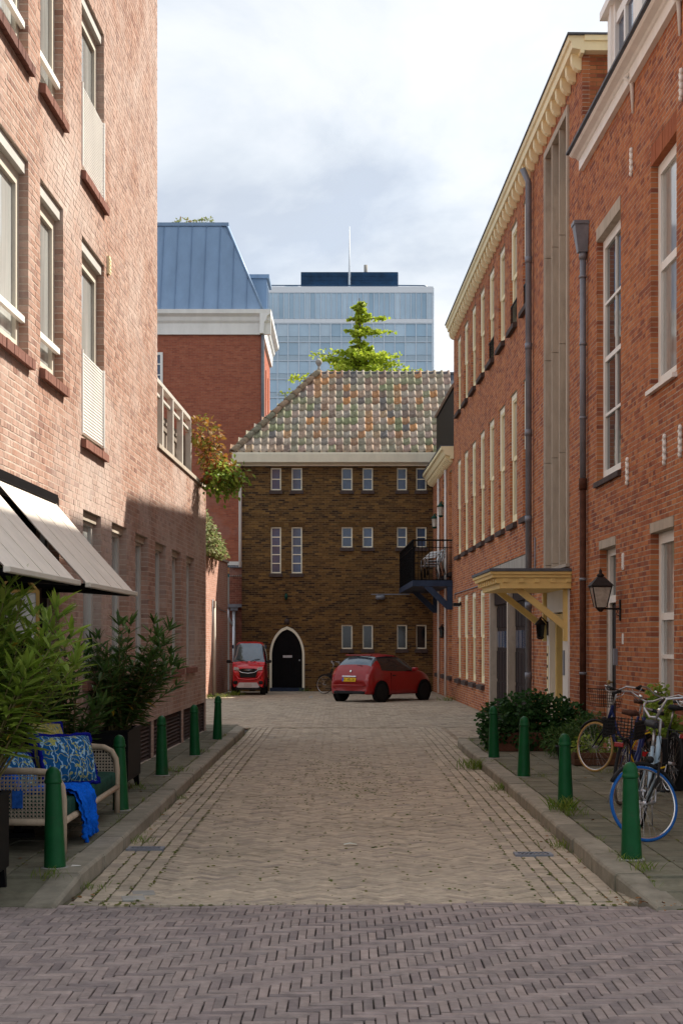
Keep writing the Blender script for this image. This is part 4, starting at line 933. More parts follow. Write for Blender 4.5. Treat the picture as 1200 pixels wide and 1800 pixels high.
dm = MB().box(-.9, .10, 2.4, 4.4, 15.02, 16.9).box(-.95, .2, 2.3, 4.5, 16.9, 17.06).box(.10, .13, 2.6, 4.2, 15.4, 16.7).build('dormer', 'blue_zinc', RB)
MB().box(.131, .14, 2.75, 4.05, 15.5, 16.6).build('pane', 'blue_pane', dm)
for k in range(3): MB().box(.004, .03, 1.2 + k * 2.0, 2.1 + k * 2.0, 9.6, 13.2).build('shutter', 'brick_red', RB)
window(RB, -4.6, -3.98, 11.9, 13.35, -.06, 'white_paint', 'blue_pane', 2, (0, .35, .7, 1), t=.1, mt=.05)
MB().tube([(.09, -.06, 14.5), (.05, -.06, 14.0), (.05, -.06, 3)], .07, 8).build('downpipe', 'zinc', RB)

# ================================================================== glass office tower far behind
TY = 270.0; px2 = lambda x: (x - 600) * TY / 2700; pz2 = lambda y: EYE + (1127 - y) * TY / 2700
TW = thing('office_tower', 'pale blue glass office tower with dark rooftop box far behind', 'building', (0, TY, 0), 0)
x0, x1 = px2(440), px2(760)
MB().box(x0, x1, .3, 22, 0, pz2(505)).build('core', 'tower_spandrel', TW)
MB().box(x0, x1 + .1, .0, .3, pz2(514.5), pz2(503.5)).box(x0, x1 + .1, -.02, .3, pz2(567.5), pz2(560.5)).build('white_band', 'tower_white', TW)
cw = 1.87
pane = MB().box(0, 1, .10, .2, 0, 1).mesh('pane', 'tower_glass'); fin = MB().box(-.07, .07, -.12, .29, 0, 1).mesh('fin', 'tower_fin'); sp = MB().box(0, 1, .05, .25, 0, 1).mesh('spandrel', 'tower_spandrel')
za, zb = pz2(560), pz2(515); x = x1 - .1; k = 0
while x > x0:
    q = link('fin', fin, TW); q.location = (x, 0, za); q.scale = (.8, 1, zb - za)
    q = link('pane', pane, TW); q.location = (x - .93, 0, za); q.scale = (.86, 1, zb - za)
    x -= .93
rows = 9; rp_ = 3.27; ztop = pz2(568.5); x = x1 - .1; first = True
while x > x0:
    w = .95 if first else cw
    q = link('fin', fin, TW); q.location = (x, 0, ztop - rows * rp_); q.scale = (1.1, 1, rows * rp_)
    for r in range(rows):
        z1 = ztop - r * rp_; q = link('pane', pane, TW); q.location = (x - w + .07, 0, z1 - 2.25); q.scale = (w - .14, 1, 2.15)
        if r == 0 or True: pass
    x -= w; first = False
for r in range(rows): q = link('spandrel', sp, TW); q.location = (x0, 0, ztop - r * rp_ - rp_ + .05); q.scale = (x1 - x0, 1, .9)
for r in range(rows): MB().box(x0, x1, -.05, .28, ztop - r * rp_ - .06, ztop - r * rp_ + .06).build('floor_line', 'tower_fin', TW)
MB().box(x1, x1 + .25, .3, 20, 20, pz2(505)).build('side_wall', 'tower_fin', TW)
MB().box(px2(528), px2(700), 3, 16, pz2(503), pz2(471)).build('rooftop_box', 'tower_dark', TW)
mb = MB()
for k in range(30): mb.box(px2(528) + k * .594, px2(528) + k * .594 + .06, 2.93, 3.0, pz2(502), pz2(472))
for k in range(4): mb.box(px2(528), px2(700), 2.94, 3.0, pz2(502 - k * 8) - .03, pz2(502 - k * 8) + .03)
mb.build('box_grid', 'tower_dark', TW)
MB().tube([(px2(614), 2.2, pz2(505)), (px2(614), 2.2, pz2(392))], [.22, .06], 8).build('mast', 'tower_white', TW)
MB().tube([(px2(644), 9, pz2(475)), (px2(644), 9, pz2(444))], .35, 10).build('chimney', 'concrete', TW)
MB().box(px2(500), px2(523), 2, 5, pz2(503), pz2(497)).build('roof_unit', 'tower_spandrel', TW)
MB().tube([(px2(476), .5, pz2(500.5)), (px2(700), .5, pz2(500.5)), (px2(745), .5, pz2(501)), (px2(752), .5, pz2(503.5))], .10, 6).build('roof_rail', 'tower_dark', TW)

# ================================================================== vegetation helpers
def leaf_tpl(l, w, bend=.25, fold=.25):
    st = [(0, .12), (.22, .75), (.5, 1.), (.78, .62), (1, .04)]; V = []; F = []
    for i, (t, q) in enumerate(st):
        z = -bend * l * t * t; V += [(-w / 2 * q, l * t, z + fold * w * q * .5), (0, l * t, z), (w / 2 * q, l * t, z + fold * w * q * .5)]
    for i in range(4): a = i * 3; F += [(a, a + 1, a + 4, a + 3), (a + 1, a + 2, a + 5, a + 4)]
    return V, F
def leaf_m(p, d, roll, s=1.):
    d = Vector(d).normalized(); up = Vector((0, 0, 1)); x = d.cross(up)
    if x.length < .05: x = Vector((1, 0, 0))
    x.normalize(); z = x.cross(d); M = Matrix((x, d, z)).transposed().to_4x4()
    return Matrix.Translation(p) @ M @ Matrix.Rotation(roll, 4, 'Y') @ Matrix.Scale(s, 4)
def foliage(parent, tpl, mats, m, keep, name='leaf', front=True, frac=None):
    V, F = tpl; base = np.array(parent.matrix_basis) if parent else np.eye(4)
    pick = set()
    if keep:
        sc_ = []
        for i, M in enumerate(mats):
            p = parent.matrix_basis @ M.translation; px, py = project(p)
            sc_.append((1 / p.y ** 2) * (1 + p.x * 0) if 0 < px < 1200 and 0 < py < 1800 else 0)
        pick = set(sorted(range(len(mats)), key=lambda i: -sc_[i])[:keep])
        me = MB().add(V, F, smooth=True).mesh(name, m)
        for i in pick: o = link(name, me, parent); o.matrix_local = mats[i]
    rest = [np.array(mats[i]) for i in range(len(mats)) if i not in pick]
    if rest:
        o = link('foliage', xform_mesh('foliage', V, F, rest, m, smooth=True), parent); tag(o, kind='stuff')
def rvec(): 
    v = Vector((random.gauss(0, 1), random.gauss(0, 1), random.gauss(0, 1))); return v.normalized()

# bright tiered tree behind the tiled roof
tr = thing('ginkgo_tree', 'bright yellow-green tiered tree rising behind the tiled roof', 'tree', (.70, 60, 0))
tb = MB().tube([(0, 0, 0), (.05, 0, 5), (-.05, .05, 9), (.02, 0, 12.5), (0, 0, 15.1)], [.28, .22, .14, .07, .015], 8)
lv = []
def spray(p0, d, L_, n, s):
    """one limb with leaf clumps along it"""
    P = [p0 + d * (L_ * t) + Vector((0, 0, .18 * L_ * math.sin(t * 2.2) * .5)) for t in (0, .35, .7, 1)]
    tb.tube(P, [.035 * s, .025 * s, .015, .006], 5)
    for k in range(n):
        t = .12 + .88 * random.random(); c = p0 + d * (L_ * t) + Vector((0, 0, .09 * L_ * math.sin(t * 2.2)))
        sp_ = min(.22, (.10 + .22 * (1 - abs(t - .55))) * L_ * .30)
        for q in range(6): p = c + Vector((random.gauss(0, sp_), random.gauss(0, sp_), random.gauss(0, sp_ * .45))); lv.append(leaf_m(p, Vector((random.gauss(0, 1), random.gauss(0, 1), random.gauss(-.3, .5))), random.uniform(-2, 2), random.uniform(.7, 1.35)))
for z, L_, cnt, n in ((14.88, .16, 4, 5), (14.65, .30, 5, 9), (14.40, .42, 5, 9), (14.25, .5, 5, 9), (13.80, .42, 5, 8), (13.62, .6, 5, 10), (13.35, .35, 4, 7), (13.12, .50, 4, 8), (12.95, .85, 6, 16), (12.72, 1.2, 8, 24), (12.45, 1.4, 8, 26), (12.1, 1.5, 8, 26), (11.6, 1.8, 9, 36), (10.9, 2.5, 9, 44), (10.0, 2.7, 9, 40), (9.0, 2.8, 9, 40), (8.0, 2.8, 8, 36)):
    a0 = random.random() * 6
    for k in range(cnt):
        a = a0 + k * 2 * math.pi / cnt + random.gauss(0, .25); l = L_ * random.uniform(.65, 1.15)
        spray(Vector((0, 0, z + random.gauss(0, .1))), Vector((math.cos(a), math.sin(a), random.uniform(-.08, .22))), l, n, L_)
for p_, d_, l in ((Vector((0, 0, 14.2)), Vector((1, -.1, .03)), .95), (Vector((0, 0, 13.65)), Vector((1, .1, .04)), 1.35), (Vector((0, 0, 10.6)), Vector((-1, -.2, .12)), 3.2), (Vector((0, 0, 11.5)), Vector((-1, -.1, .10)), 2.6), (Vector((0, 0, 12.0)), Vector((1, 0, .06)), 2.3), (Vector((0, 0, 12.5)), Vector((-1, 0, .16)), 1.9)): spray(p_, d_, l, 22, 1.2)
tb.build('trunk', 'bark', tr)
foliage(tr, leaf_tpl(.115, .10, .1, .1), lv, 'leaf_tree', 0)

def bush(name, label, cat, loc, blobs, tpl, m, n, stems=0, group=None, shell=.55):
    t = thing(name, label, cat, loc, 0, group); lv = []
    tot = sum(b[3] * b[4] * b[5] for b in blobs) ** 1
    for (cx, cy, cz, rx, ry, rz) in blobs:
        for k in range(int(n * (rx * ry * rz) / tot)):
            v = rvec(); r = shell + (1 - shell) * random.random() ** .5; r *= 1 + .18 * math.sin(v.x * 7 + cx * 9) * math.sin(v.y * 6 + v.z * 8)
            p = Vector((cx + v.x * rx * r, cy + v.y * ry * r, max(.01, cz + v.z * rz * r)))
            d = (v + rvec() * .9 + Vector((0, 0, -.1))); lv.append(leaf_m(p, d, random.uniform(-1.2, 1.2), random.uniform(.6, 1.25)))
    foliage(t, tpl, lv, m, 0)
    return t
# creepers over the terrace end and the garden wall
t = bush('climbing_vine', 'rust and green climbing plant spilling over the terrace end', 'vine', (-2.33, 26.0, 4.42), [(.02, 0, .75, .30, .4, .34), (.16, 0, .42, .26, .4, .3), (.34, 0, .12, .30, .4, .24), (.45, 0, -.1, .22, .3, .16), (.10, 0, 0.02, .14, .3, .35), (.48, 0, -.25, .1, .2, .14)], leaf_tpl(.085, .055, .3), 'leaf_autumn', 900, shell=.2)
lv2 = [leaf_m(Vector((.34 + random.gauss(0, .15), random.gauss(0, .25), .02 + random.gauss(0, .14))), rvec() + Vector((.3, 0, -.5)), random.uniform(-1, 1), random.uniform(.7, 1.2)) for k in range(650)]
foliage(t, leaf_tpl(.085, .055, .3), lv2, 'leaf_bright', 0)
MB().tube([(-.1, .3, -.1), (.1, .1, .3), (.35, 0, .12), (.47, 0, -.2)], [.02, .015, .01, .005], 6).tube([(.0, .2, .0), (.1, .1, .6), (.05, 0, 1.0)], [.02, .012, .005], 6).build('stem', 'bark', t)
t = bush('wall_creeper', 'pale flowering creeper on top of the pink garden wall', 'creeper', (-4.12, 46.4, 4.36), [(.15, 0, .35, .30, .8, .55), (.2, .9, .15, .36, .8, .4), (.05, -.5, .7, .25, .6, .45), (.25, 1.8, .0, .3, .7, .25)], leaf_tpl(.11, .08, .3), 'leaf_pale', 1800, shell=.4)
MB().tube([(.1, 0, -.1), (.15, .1, .6)], .02, 6).build('stem', 'bark', t)
t = bush('roof_plant', 'small plant growing on the flat top of the blue mansard', 'plant', (-6.1, 64.2, 18.99), [(-.5, 0, .18, .35, .3, .2), (.1, 0, .12, .3, .3, .16), (.45, 0, .2, .3, .3, .2)], leaf_tpl(.12, .08), 'leaf_pale', 320)
# ================================================================== street furniture
def bollard(loc, label):
    t = thing('bollard', label, 'bollard', loc, random.random() * 6, 'green bollards along the kerbs'); t.rotation_euler = (random.gauss(0, .018), random.gauss(0, .018), random.random() * 6)
    MB().lathe([(.078, 0), (.076, .02), (.072, .12), (.054, .575), (.053, .60)], 20).build('post', 'bollard_green', t)
    MB().lathe([(.050, .585), (.060, .589), (.062, .600), (.060, .612), (.056, .616), (.056, .632), (.053, .655), (.045, .677), (.031, .694), (.014, .703), (.001, .705)], 20).build('cap', 'bollard_green', t)
    MB().lathe([(.098, -.004), (.096, .004), (.080, .006)], 20).build('collar', 'concrete', t)
for x, y, lab in ((-1.997, 10.72, 'green bollard in front of the near arm of the sofa, leftmost of all'), (-2.06, 14.36, 'green bollard behind the far arm of the sofa'), (-2.11, 18.08, 'green bollard just beyond the black planter on the left pavement'),
                  (-2.02, 21.2, 'green bollard second from the far end of the left kerb'), (-1.99, 24.66, 'green bollard at the far end of the left pavement'),
                  (2.10, 11.14, 'green bollard in front of the blue bicycle tyre, nearest on the right'), (2.12, 14.56, 'green bollard beside the kerb left of the tan bicycle wheel'),
                  (2.12, 17.9, 'green bollard in front of the right end of the ivy bush'), (2.06, 20.8, 'green bollard in front of the left end of the ivy bush')): bollard((x, y, KH), lab)
def drain(loc, label):
    t = thing('drain_grate', label, 'drain', loc, 0, 'drain grates in the gutters'); w, d = .30, .17
    MB().box(-w / 2, w / 2, -d / 2, -d / 2 + .02, -.02, .012).box(-w / 2, w / 2, d / 2 - .02, d / 2, -.02, .012).box(-w / 2, -w / 2 + .03, -d / 2 + .02, d / 2 - .02, -.02, .012).box(w / 2 - .03, w / 2, -d / 2 + .02, d / 2 - .02, -.02, .012).build('frame', 'zinc', t)
    MB().box(-w / 2 + .02, w / 2 - .02, -d / 2 + .02, d / 2 - .02, -.02, -.012).build('well', 'black_shadow', t)
    for k in range(7): x = -w / 2 + .048 + k * .034; MB().add([(x - .028, -d / 2 + .02, .009), (x - .018, -d / 2 + .02, .009), (x + .028, d / 2 - .02, .009), (x + .018, d / 2 - .02, .009)] + [(x - .03, -d / 2 + .02, -.003), (x - .016, -d / 2 + .02, -.003), (x + .03, d / 2 - .02, -.003), (x + .016, d / 2 - .02, -.003)], [(0, 1, 2, 3), (7, 6, 5, 4), (0, 4, 5, 1), (1, 5, 6, 2), (2, 6, 7, 3), (3, 7, 4, 0)]).build('bar', 'zinc', t)
drain((KL + .17, 12.48, zal(KL + .17, 12.48) + .008), 'slotted drain grate in the gutter below the sofa')
drain((KR - .33, 12.2, zal(KR - .33, 12.2) + .008), 'slotted drain grate in the gutter left of the right kerb')
for k, (x, y) in enumerate(((-1.33, 10.33), (-1.37, 10.12))):
    tag(MB().bevbox(-.075, .075, -.075, .075, -.01, .008, .004).build('valve_cover', 'concrete', None, (x, y, .004), (0, 0, .2)), ('square grey cover set in the paving, the farther of two', 'square grey cover set in the paving, the nearer of two')[k], 'cover')
tag(MB().add([(-.05, -.02, .006), (.0, -.03, .018), (.055, -.015, .008), (.06, .025, .006), (.0, .02, .02), (-.05, .03, .008)], [(0, 1, 4, 5), (1, 2, 3, 4)], smooth=True).build('litter', 'litter', None, (.07, 12.75, .006)), 'scrap of pale green and white litter on the alley paving', 'litter')
tag(MB().add([(-.03, -.02, .003), (.035, -.025, .006), (.04, .02, .004), (-.025, .025, .008)], [(0, 1, 2, 3)]).build('litter', 'paper_white', None, (-1.86, 10.75, KH + .004)), 'scrap of beige card beside the foot of the sofa bollard', 'litter')
tag(MB().box(-.06, .06, -.9, .9, -.01, .006).build('channel_stone', 'concrete', None, (-.93, 46.8, .0)), 'pale narrow channel stone in the courtyard before the arched door', 'channel')

# awnings
def awning(loc, w, label):
    t = thing('awning', label, 'awning', loc, R(90) - aL, 'awnings over the shop front'); p, h = .76, .86; n = 4
    for k in range(n):
        a, b = k * w / n, (k + 1) * w / n; s = .012
        V = [(a, 0, 0), (b, 0, 0), (b, -p * .5, -h * .5 - s), (a, -p * .5, -h * .5 - s), (b, -p, -h), (a, -p, -h)]
        V += [(x, y + .004, z - .006) for x, y, z in V]
        MB().add(V, [(0, 1, 2, 3), (3, 2, 4, 5), (6, 9, 8, 7), (9, 11, 10, 8)], smooth=True).build('cloth_panel', 'awning', t)
        if k: MB().tube([(a, -.002, .003), (a, -p * .5, -h * .5 - s + .004), (a, -p, -h + .004)], .002, 4).build('seam', 'awning', t)
    MB().bevbox(-.01, w + .01, -p - .035, -p + .01, -h - .035, -h + .006, .006).build('front_bar', 'beige_frame', t)
    MB().box(0.0, w, -.04, .06, -.02, .06).build('roller', 'black_paint', t)
    for a in (.25, w - .25):
        MB().tube([(a, .0, -.84), (a + (.45 if a < 1 else -.45), -.36, -.86), (a, -p + .01, -h - .02)], .026, 8).box(a - .05, a + .05, -.03, .05, -.92, -.78).build('folding_arm', 'black_paint', t)
awning((XL(9.5) - .02, 9.5, 3.02), 2.25, 'beige folding-arm awning nearest the camera, cut by the left edge')
awning((XL(12.15) - .02, 12.15, 3.02), 2.38, 'beige folding-arm awning farther along the shop front')
# wooden lantern on a stand
t = thing('floor_lantern', 'wooden lantern with pyramid top and white panes behind the oleander', 'lantern', (-2.62, 12.45, KH), .25)
MB().box(-.13, .13, -.13, .13, 0, .04).box(-.03, .03, -.03, .03, .04, 1.55).box(-.12, .12, -.12, .12, 1.55, 1.58).build('stand', 'black_paint', t)
w = .15; z0, z1, z2 = 1.58, 1.98, 2.18
mb = MB()
for sx in (-1, 1):
    for sy in (-1, 1):
        mb.box(sx * w - .014, sx * w + .014, sy * w - .014, sy * w + .014, z0, z1); mb.tube([(sx * w, sy * w, z1), (sx * .01, sy * .01, z2)], .014, 4)
for s in (-1, 1):
    for z in (z0, z1): mb.box(-w, w, s * w - .013, s * w + .013, z - .013, z + .013).box(s * w - .0125, s * w + .0125, -w, w, z - .0125, z + .0125)
mb.build('wood_frame', 'lantern_wood', t)
for s in (-1, 1): MB().box(-w + .014, w - .014, s * w - .004, s * w + .004, z0 + .014, z1 - .014).build('pane', 'paper_white', t); MB().box(s * w - .004, s * w + .004, -w + .014, w - .014, z0 + .014, z1 - .014).build('pane', 'paper_white', t)

# sofa
sf = thing('sofa', 'rattan two-cushion sofa with green velvet seats on the left pavement', 'sofa', (-2.06, 11.40, KH), R(90))
Ls, D = 2.72, .66
def arch(x):
    return [(x, 0, 0), (x, 0, .40), (x, .012, .50), (x, .05, .57), (x, .12, .605), (x, .24, .615), (x, D, .615)]
for x, nm in ((0, 'arm'), (Ls, 'arm')):
    am = MB().tube(arch(x), .026, 10).tube([(x, D, 0), (x, D, .63)], .024, 8).tube([(x, .01, .235), (x, D, .235)], .026, 8).build(nm, 'rattan', sf)
    mb = MB(); n = 22; yy = [.03 + i * (D - .06) / n for i in range(n + 1)]
    top = lambda y: .585 - .14 * max(0, 1 - y / .14) ** 2
    for y in yy: mb.box(x - .003, x + .003, y - .003, y + .003, .255, top(y))
    for i in range(12): z = .262 + i * .0285; y0_ = .03 if z < .45 else .03 + .14 * max(0, 1 - math.sqrt(max(0, (.585 - z) / .14))); mb.box(x - .0025, x + .0025, y0_, D - .02, z - .003, z + .003)
    for i in range(-12, 24):
        for s in (1, -1):
            pts_ = []
            for q in range(13):
                z = .255 + q * .0275; y = .03 + (i + (q if s > 0 else 12 - q)) * .0275
                if .03 <= y <= D - .02 and z < top(y): pts_.append((x, y, z))
            if len(pts_) > 1: mb.add([(x - .004, pts_[0][1] - .003, pts_[0][2]), (x - .004, pts_[0][1] + .003, pts_[0][2]), (x - .004, pts_[-1][1] + .003, pts_[-1][2]), (x - .004, pts_[-1][1] - .003, pts_[-1][2])], [(0, 1, 2, 3)])
    mb.build('cane_panel', 'cane', am)
MB().tube([(0, 0, .24), (Ls, 0, .24)], .027, 8).tube([(0, D, .24), (Ls, D, .24)], .025, 8).tube([(Ls / 2, 0, 0), (Ls / 2, 0, .24)], .022, 8).tube([(0, D, .62), (Ls, D, .62)], .025, 8).build('seat_rail', 'rattan', sf)
mb = MB()
for k in range(40): mb.box(.05 + k * .067, .056 + k * .067, D - .003, D + .003, .26, .60)
for k in range(8): mb.box(.03, Ls - .03, D - .0025, D + .0025, .28 + k * .04, .286 + k * .04)
mb.build('cane_back', 'cane', sf)
def cushion(name, cx, cy, cz, lx, ly, lz, m, parent, M=None, e=.35, n=(18, 12)):
    """soft box"""
    V = []; F = []; a, b = n
    for j in range(b + 1):
        v = -math.pi / 2 + math.pi * j / b
        for i in range(a * 2):
            u = 2 * math.pi * i / (a * 2); f = lambda c, p: math.copysign(abs(c) ** p, c)
            V.append((cx + lx / 2 * f(math.cos(v), e) * f(math.cos(u), e), cy + ly / 2 * f(math.cos(v), e) * f(math.sin(u), e), cz + lz / 2 * f(math.sin(v), e * 1.5)))
    for j in range(b):
        for i in range(a * 2): F.append((j * a * 2 + i, j * a * 2 + (i + 1) % (a * 2), (j + 1) * a * 2 + (i + 1) % (a * 2), (j + 1) * a * 2 + i))
    return MB().add(V, F, M, True).build(name, m, parent)
for k in range(2): cushion('seat_cushion', .03 + (k + .5) * (Ls - .06) / 2, .32, .325, (Ls - .08) / 2, .66, .135, 'velvet_green', sf, e=.16)
tgo = MB().box(-.012, -.008, .30, .38, .34, .47).build('price_tag', 'tag_blue', sf); MB().tube([(-.008, .34, .47), (-.004, .35, .53)], .002, 4).build('tag_string', 'rattan', tgo)
# cushions on the sofa
def pillow(label, loc, rot, lx, lz, m, th=.15):
    t = thing('throw_pillow', label, 'pillow', loc, 0, 'patterned pillows on the sofa'); t.rotation_euler = rot
    V = []; F = []; n = 14
    for s in (1, -1):
        for j in range(n + 1):
            for i in range(n + 1):
                u, v = i / n * 2 - 1, j / n * 2 - 1; h = th / 2 * (max(0, 1 - abs(u) ** 2.6) ** .6) * (max(0, 1 - abs(v) ** 2.6) ** .6)
                pin = 1 - .07 * (1 - abs(u) ** 2) * abs(v) ** 3; pin2 = 1 - .07 * (1 - abs(v) ** 2) * abs(u) ** 3
                V.append((lx / 2 * u * pin2, s * (h + .004) + .006 * math.sin(u * 5 + v * 3), lz / 2 * v * pin + lz / 2))
    N1 = (n + 1) ** 2
    for s in range(2):
        for j in range(n):
            for i in range(n): a = s * N1 + j * (n + 1) + i; q = (a, a + 1, a + n + 2, a + n + 1); F.append(q if s else q[::-1])
    MB().add(V, F, smooth=True).build('cover', m, t)
    ring = []
    for k in range(64):
        e_ = k / 16.; sd_, f = int(e_), e_ - int(e_); u, v = [(f * 2 - 1, -1), (1, f * 2 - 1), (1 - f * 2, 1), (-1, 1 - f * 2)][sd_]
        pin = 1 - .07 * (1 - u * u) * abs(v) ** 3; pin2 = 1 - .07 * (1 - v * v) * abs(u) ** 3
        ring.append((lx / 2 * u * pin2 + random.gauss(0, .004), random.gauss(0, .004), lz / 2 * v * pin + lz / 2 + random.gauss(0, .004)))
    MB().tube(ring, [.016 + .006 * random.random() for _ in ring], 6, closed=True).build('fringe', 'fringe_blue', t)
sz_ = KH + .395
pillow('long blue patterned pillow with blue fringe at the front of the sofa', (-2.21, 12.62, sz_ + .01), (R(-16), R(2), R(60)), .68, .42, 'cushion_blue', .17)
pillow('yellow patterned pillow with blue fringe behind the long blue pillow', (-2.42, 12.95, sz_), (R(-14), R(4), R(70)), .56, .52, 'cushion_yellow', .15)
pillow('blue patterned pillow leaning at the near end of the sofa', (-2.46, 11.95, sz_), (R(-24), R(8), R(70)), .48, .36, 'cushion_blue', .15)
# throw over the seat edge
t = thing('knit_throw', 'bright blue woollen throw hanging over the front of the sofa', 'blanket', (-2.06, 11.75, KH), R(90))
V = []; F = []; n, m_ = 22, 26
path = [(.34, .405), (.2, .412), (.06, .41), (-.01, .395), (-.045, .34), (-.05, .27), (-.052, .20), (-.05, .15)]
for j in range(m_ + 1):
    f = j / m_ * (len(path) - 1); i0 = min(int(f), len(path) - 2); q = f - i0; y = path[i0][0] * (1 - q) + path[i0 + 1][0] * q; z = path[i0][1] * (1 - q) + path[i0 + 1][1] * q
    for i in range(n + 1):
        u = i / n; fold = .045 * math.sin(u * 4 * math.pi * 1.0 + .6) + .012 * math.sin(u * 23 + j * .3) + .006 * math.sin(u * 61 + j * 1.7)
        V.append((.0 + u * .60 + .16 * (j / m_) + .01 * math.sin(j * .7), y - max(0, fold) * (.3 + j / m_), z + (fold if j < 12 else 0) * .7 + .014 + (.03 * math.sin(u * 9) if j > m_ - 3 else 0)))
for j in range(m_):
    for i in range(n): a = j * (n + 1) + i; F.append((a, a + 1, a + n + 2, a + n + 1))
N0 = len(V); V += [(x, y + .022, z - .02) for x, y, z in V]; F += [tuple(N0 + i for i in f[::-1]) for f in F]
MB().add(V, F, smooth=True).build('cloth', 'wool_blue', t)
for k in range(12):
    x = .18 + k * .053; z0 = .18 + random.gauss(0, .01); P = [(x + .008 * math.sin(q * 2.1 + k) + q * .004, -.062 + .008 * math.cos(q * 2.4), z0 - q * .019 - random.random() * .002) for q in range(7 + k % 3)]
    MB().tube(P, [.013 + .006 * (q % 2) for q in range(len(P))], 7).build('tassel', 'wool_blue', t)
t = thing('folded_blanket', 'bright blue blanket bunched at the near end of the sofa', 'blanket', (-2.52, 11.55, KH + .39), R(90))
for k in range(4): MB().tube([(-.06 + .03 * k, -.12 + .05 * k, .02), (0 + .02 * k, -.06 + .05 * k, .15 + .03 * k), (.06, .02 + .03 * k, .20), (.10, .1 + .02 * k, .03)], [.035, .045, .04, .03], 8).build('fold', 'wool_blue', t)

# planters and oleanders
def planter(label, x0, x1, y0, y1, h, legs=.13):
    t = thing('planter', label, 'planter', ((x0 + x1) / 2, (y0 + y1) / 2, KH), 0, 'black planters on the left pavement'); w, d = (x1 - x0) / 2, (y1 - y0) / 2
    MB().box(-w, w, -d, -d + .02, legs, h).box(-w, w, d - .02, d, legs, h).box(-w, -w + .02, -d + .02, d - .02, legs, h).box(w - .02, w, -d + .02, d - .02, legs, h).box(-w + .02, w - .02, -d + .02, d - .02, legs, legs + .02).build('box', 'black_paint', t)
    MB().box(-w - .012, w + .012, -d - .012, -d + .03, h, h + .018).box(-w - .012, w + .012, d - .03, d + .012, h, h + .018).box(-w - .012, -w + .03, -d + .03, d - .03, h, h + .018).box(w - .03, w + .012, -d + .03, d - .03, h, h + .018).build('rim', 'black_paint', t)
    MB().box(-w + .02, w - .02, -d + .02, d - .02, h - .06, h - .04).build('soil', 'bark', t)
    for sx in (-1, 1):
        for sy in (-1, 1):
            cx, cy = sx * (w - .05), sy * (d - .05)
            MB().add([(cx - .02 + sx * .02, cy - .02 + sy * .02, 0), (cx + .02 + sx * .02, cy - .02 + sy * .02, 0), (cx + .02 + sx * .02, cy + .02 + sy * .02, 0), (cx - .02 + sx * .02, cy + .02 + sy * .02, 0), (cx - .035, cy - .035, legs), (cx + .035, cy - .035, legs), (cx + .035, cy + .035, legs), (cx - .035, cy + .035, legs)], BOXF.tolist()).build('leg', 'black_paint', t)
    return t
planter('black box planter on legs between the sofa and the wall louvres', -2.60, -2.20, 15.85, 16.85, .64)
planter('black box planter cut by the left edge, nearest the camera', -2.62, -2.14, 9.35, 9.9, .60)
def oleander(label, loc, n_stem, spread, hmin, hmax, leafl, leafw, m, keep, lean=(0, 0), whorls=9, smin=.3):
    t = thing('oleander', label, 'shrub', loc); st = MB(); lv = []; yl = []
    for k in range(n_stem):
        a = random.random() * 2 * math.pi; r = spread * math.sqrt(random.random()); h = random.uniform(hmin, hmax) * (1 - .25 * (r / spread) ** 2)
        e = Vector((math.cos(a) * r + lean[0], math.sin(a) * r + lean[1], h)); b = Vector((random.gauss(0, .05), random.gauss(0, .07), -.06))
        P = []
        for q in range(6): s = q / 5; P.append(Vector((b.x + (e.x - b.x) * s ** 1.25, b.y + (e.y - b.y) * s ** 1.25, b.z + (e.z - b.z) * s)))
        st.tube(P, [.011, .010, .008, .007, .005, .003], 5)
        for q in range(whorls):
            s = smin + (1 - smin) * q / (whorls - 1); f = s * 5; i0 = min(int(f), 4); p = P[i0].lerp(P[i0 + 1], f - i0); d = (P[min(i0 + 1, 5)] - P[i0]).normalized()
            for w in range(4 if q < whorls - 1 else 7):
                a2 = q * 1.1 + w * 2 * math.pi / 3 + random.gauss(0, .35); side = Vector((math.cos(a2), math.sin(a2), 0)); el = .15 + .9 * s ** 3 if q < whorls - 1 else random.uniform(.9, 2.2)
                L_ = random.uniform(.7, 1.2) * (1 - .12 * s)
                M = leaf_m(p, side + d * el + Vector((0, 0, -.15 if s < .6 else .1)), random.gauss(0, .4), L_)
                (yl if random.random() < .018 and s < .8 else lv).append(M)
    st.build('stem', 'stem_green', t)
    foliage(t, leaf_tpl(leafl, leafw, .22), lv, m, keep); foliage(t, leaf_tpl(leafl, leafw, .35), yl, 'leaf_yellow', len(yl))
    return t
oleander('large light green oleander shrub at the left edge behind the sofa', (-2.42, 10.05, KH + .50), 66, .55, .92, 1.48, .20, .034, 'leaf_bright', 260, (.16, .12), 10, .46)
oleander('dark green oleander shrub in the black planter beyond the sofa', (-2.40, 16.35, KH + .60), 62, .62, .50, 1.30, .19, .034, 'leaf_dark', 240, (.18, .0), 10)
oleander('dark green oleander shrub between sofa and shop wall', (-2.62, 14.7, KH + .3), 26, .36, .6, 1.42, .19, .034, 'leaf_dark', 0)

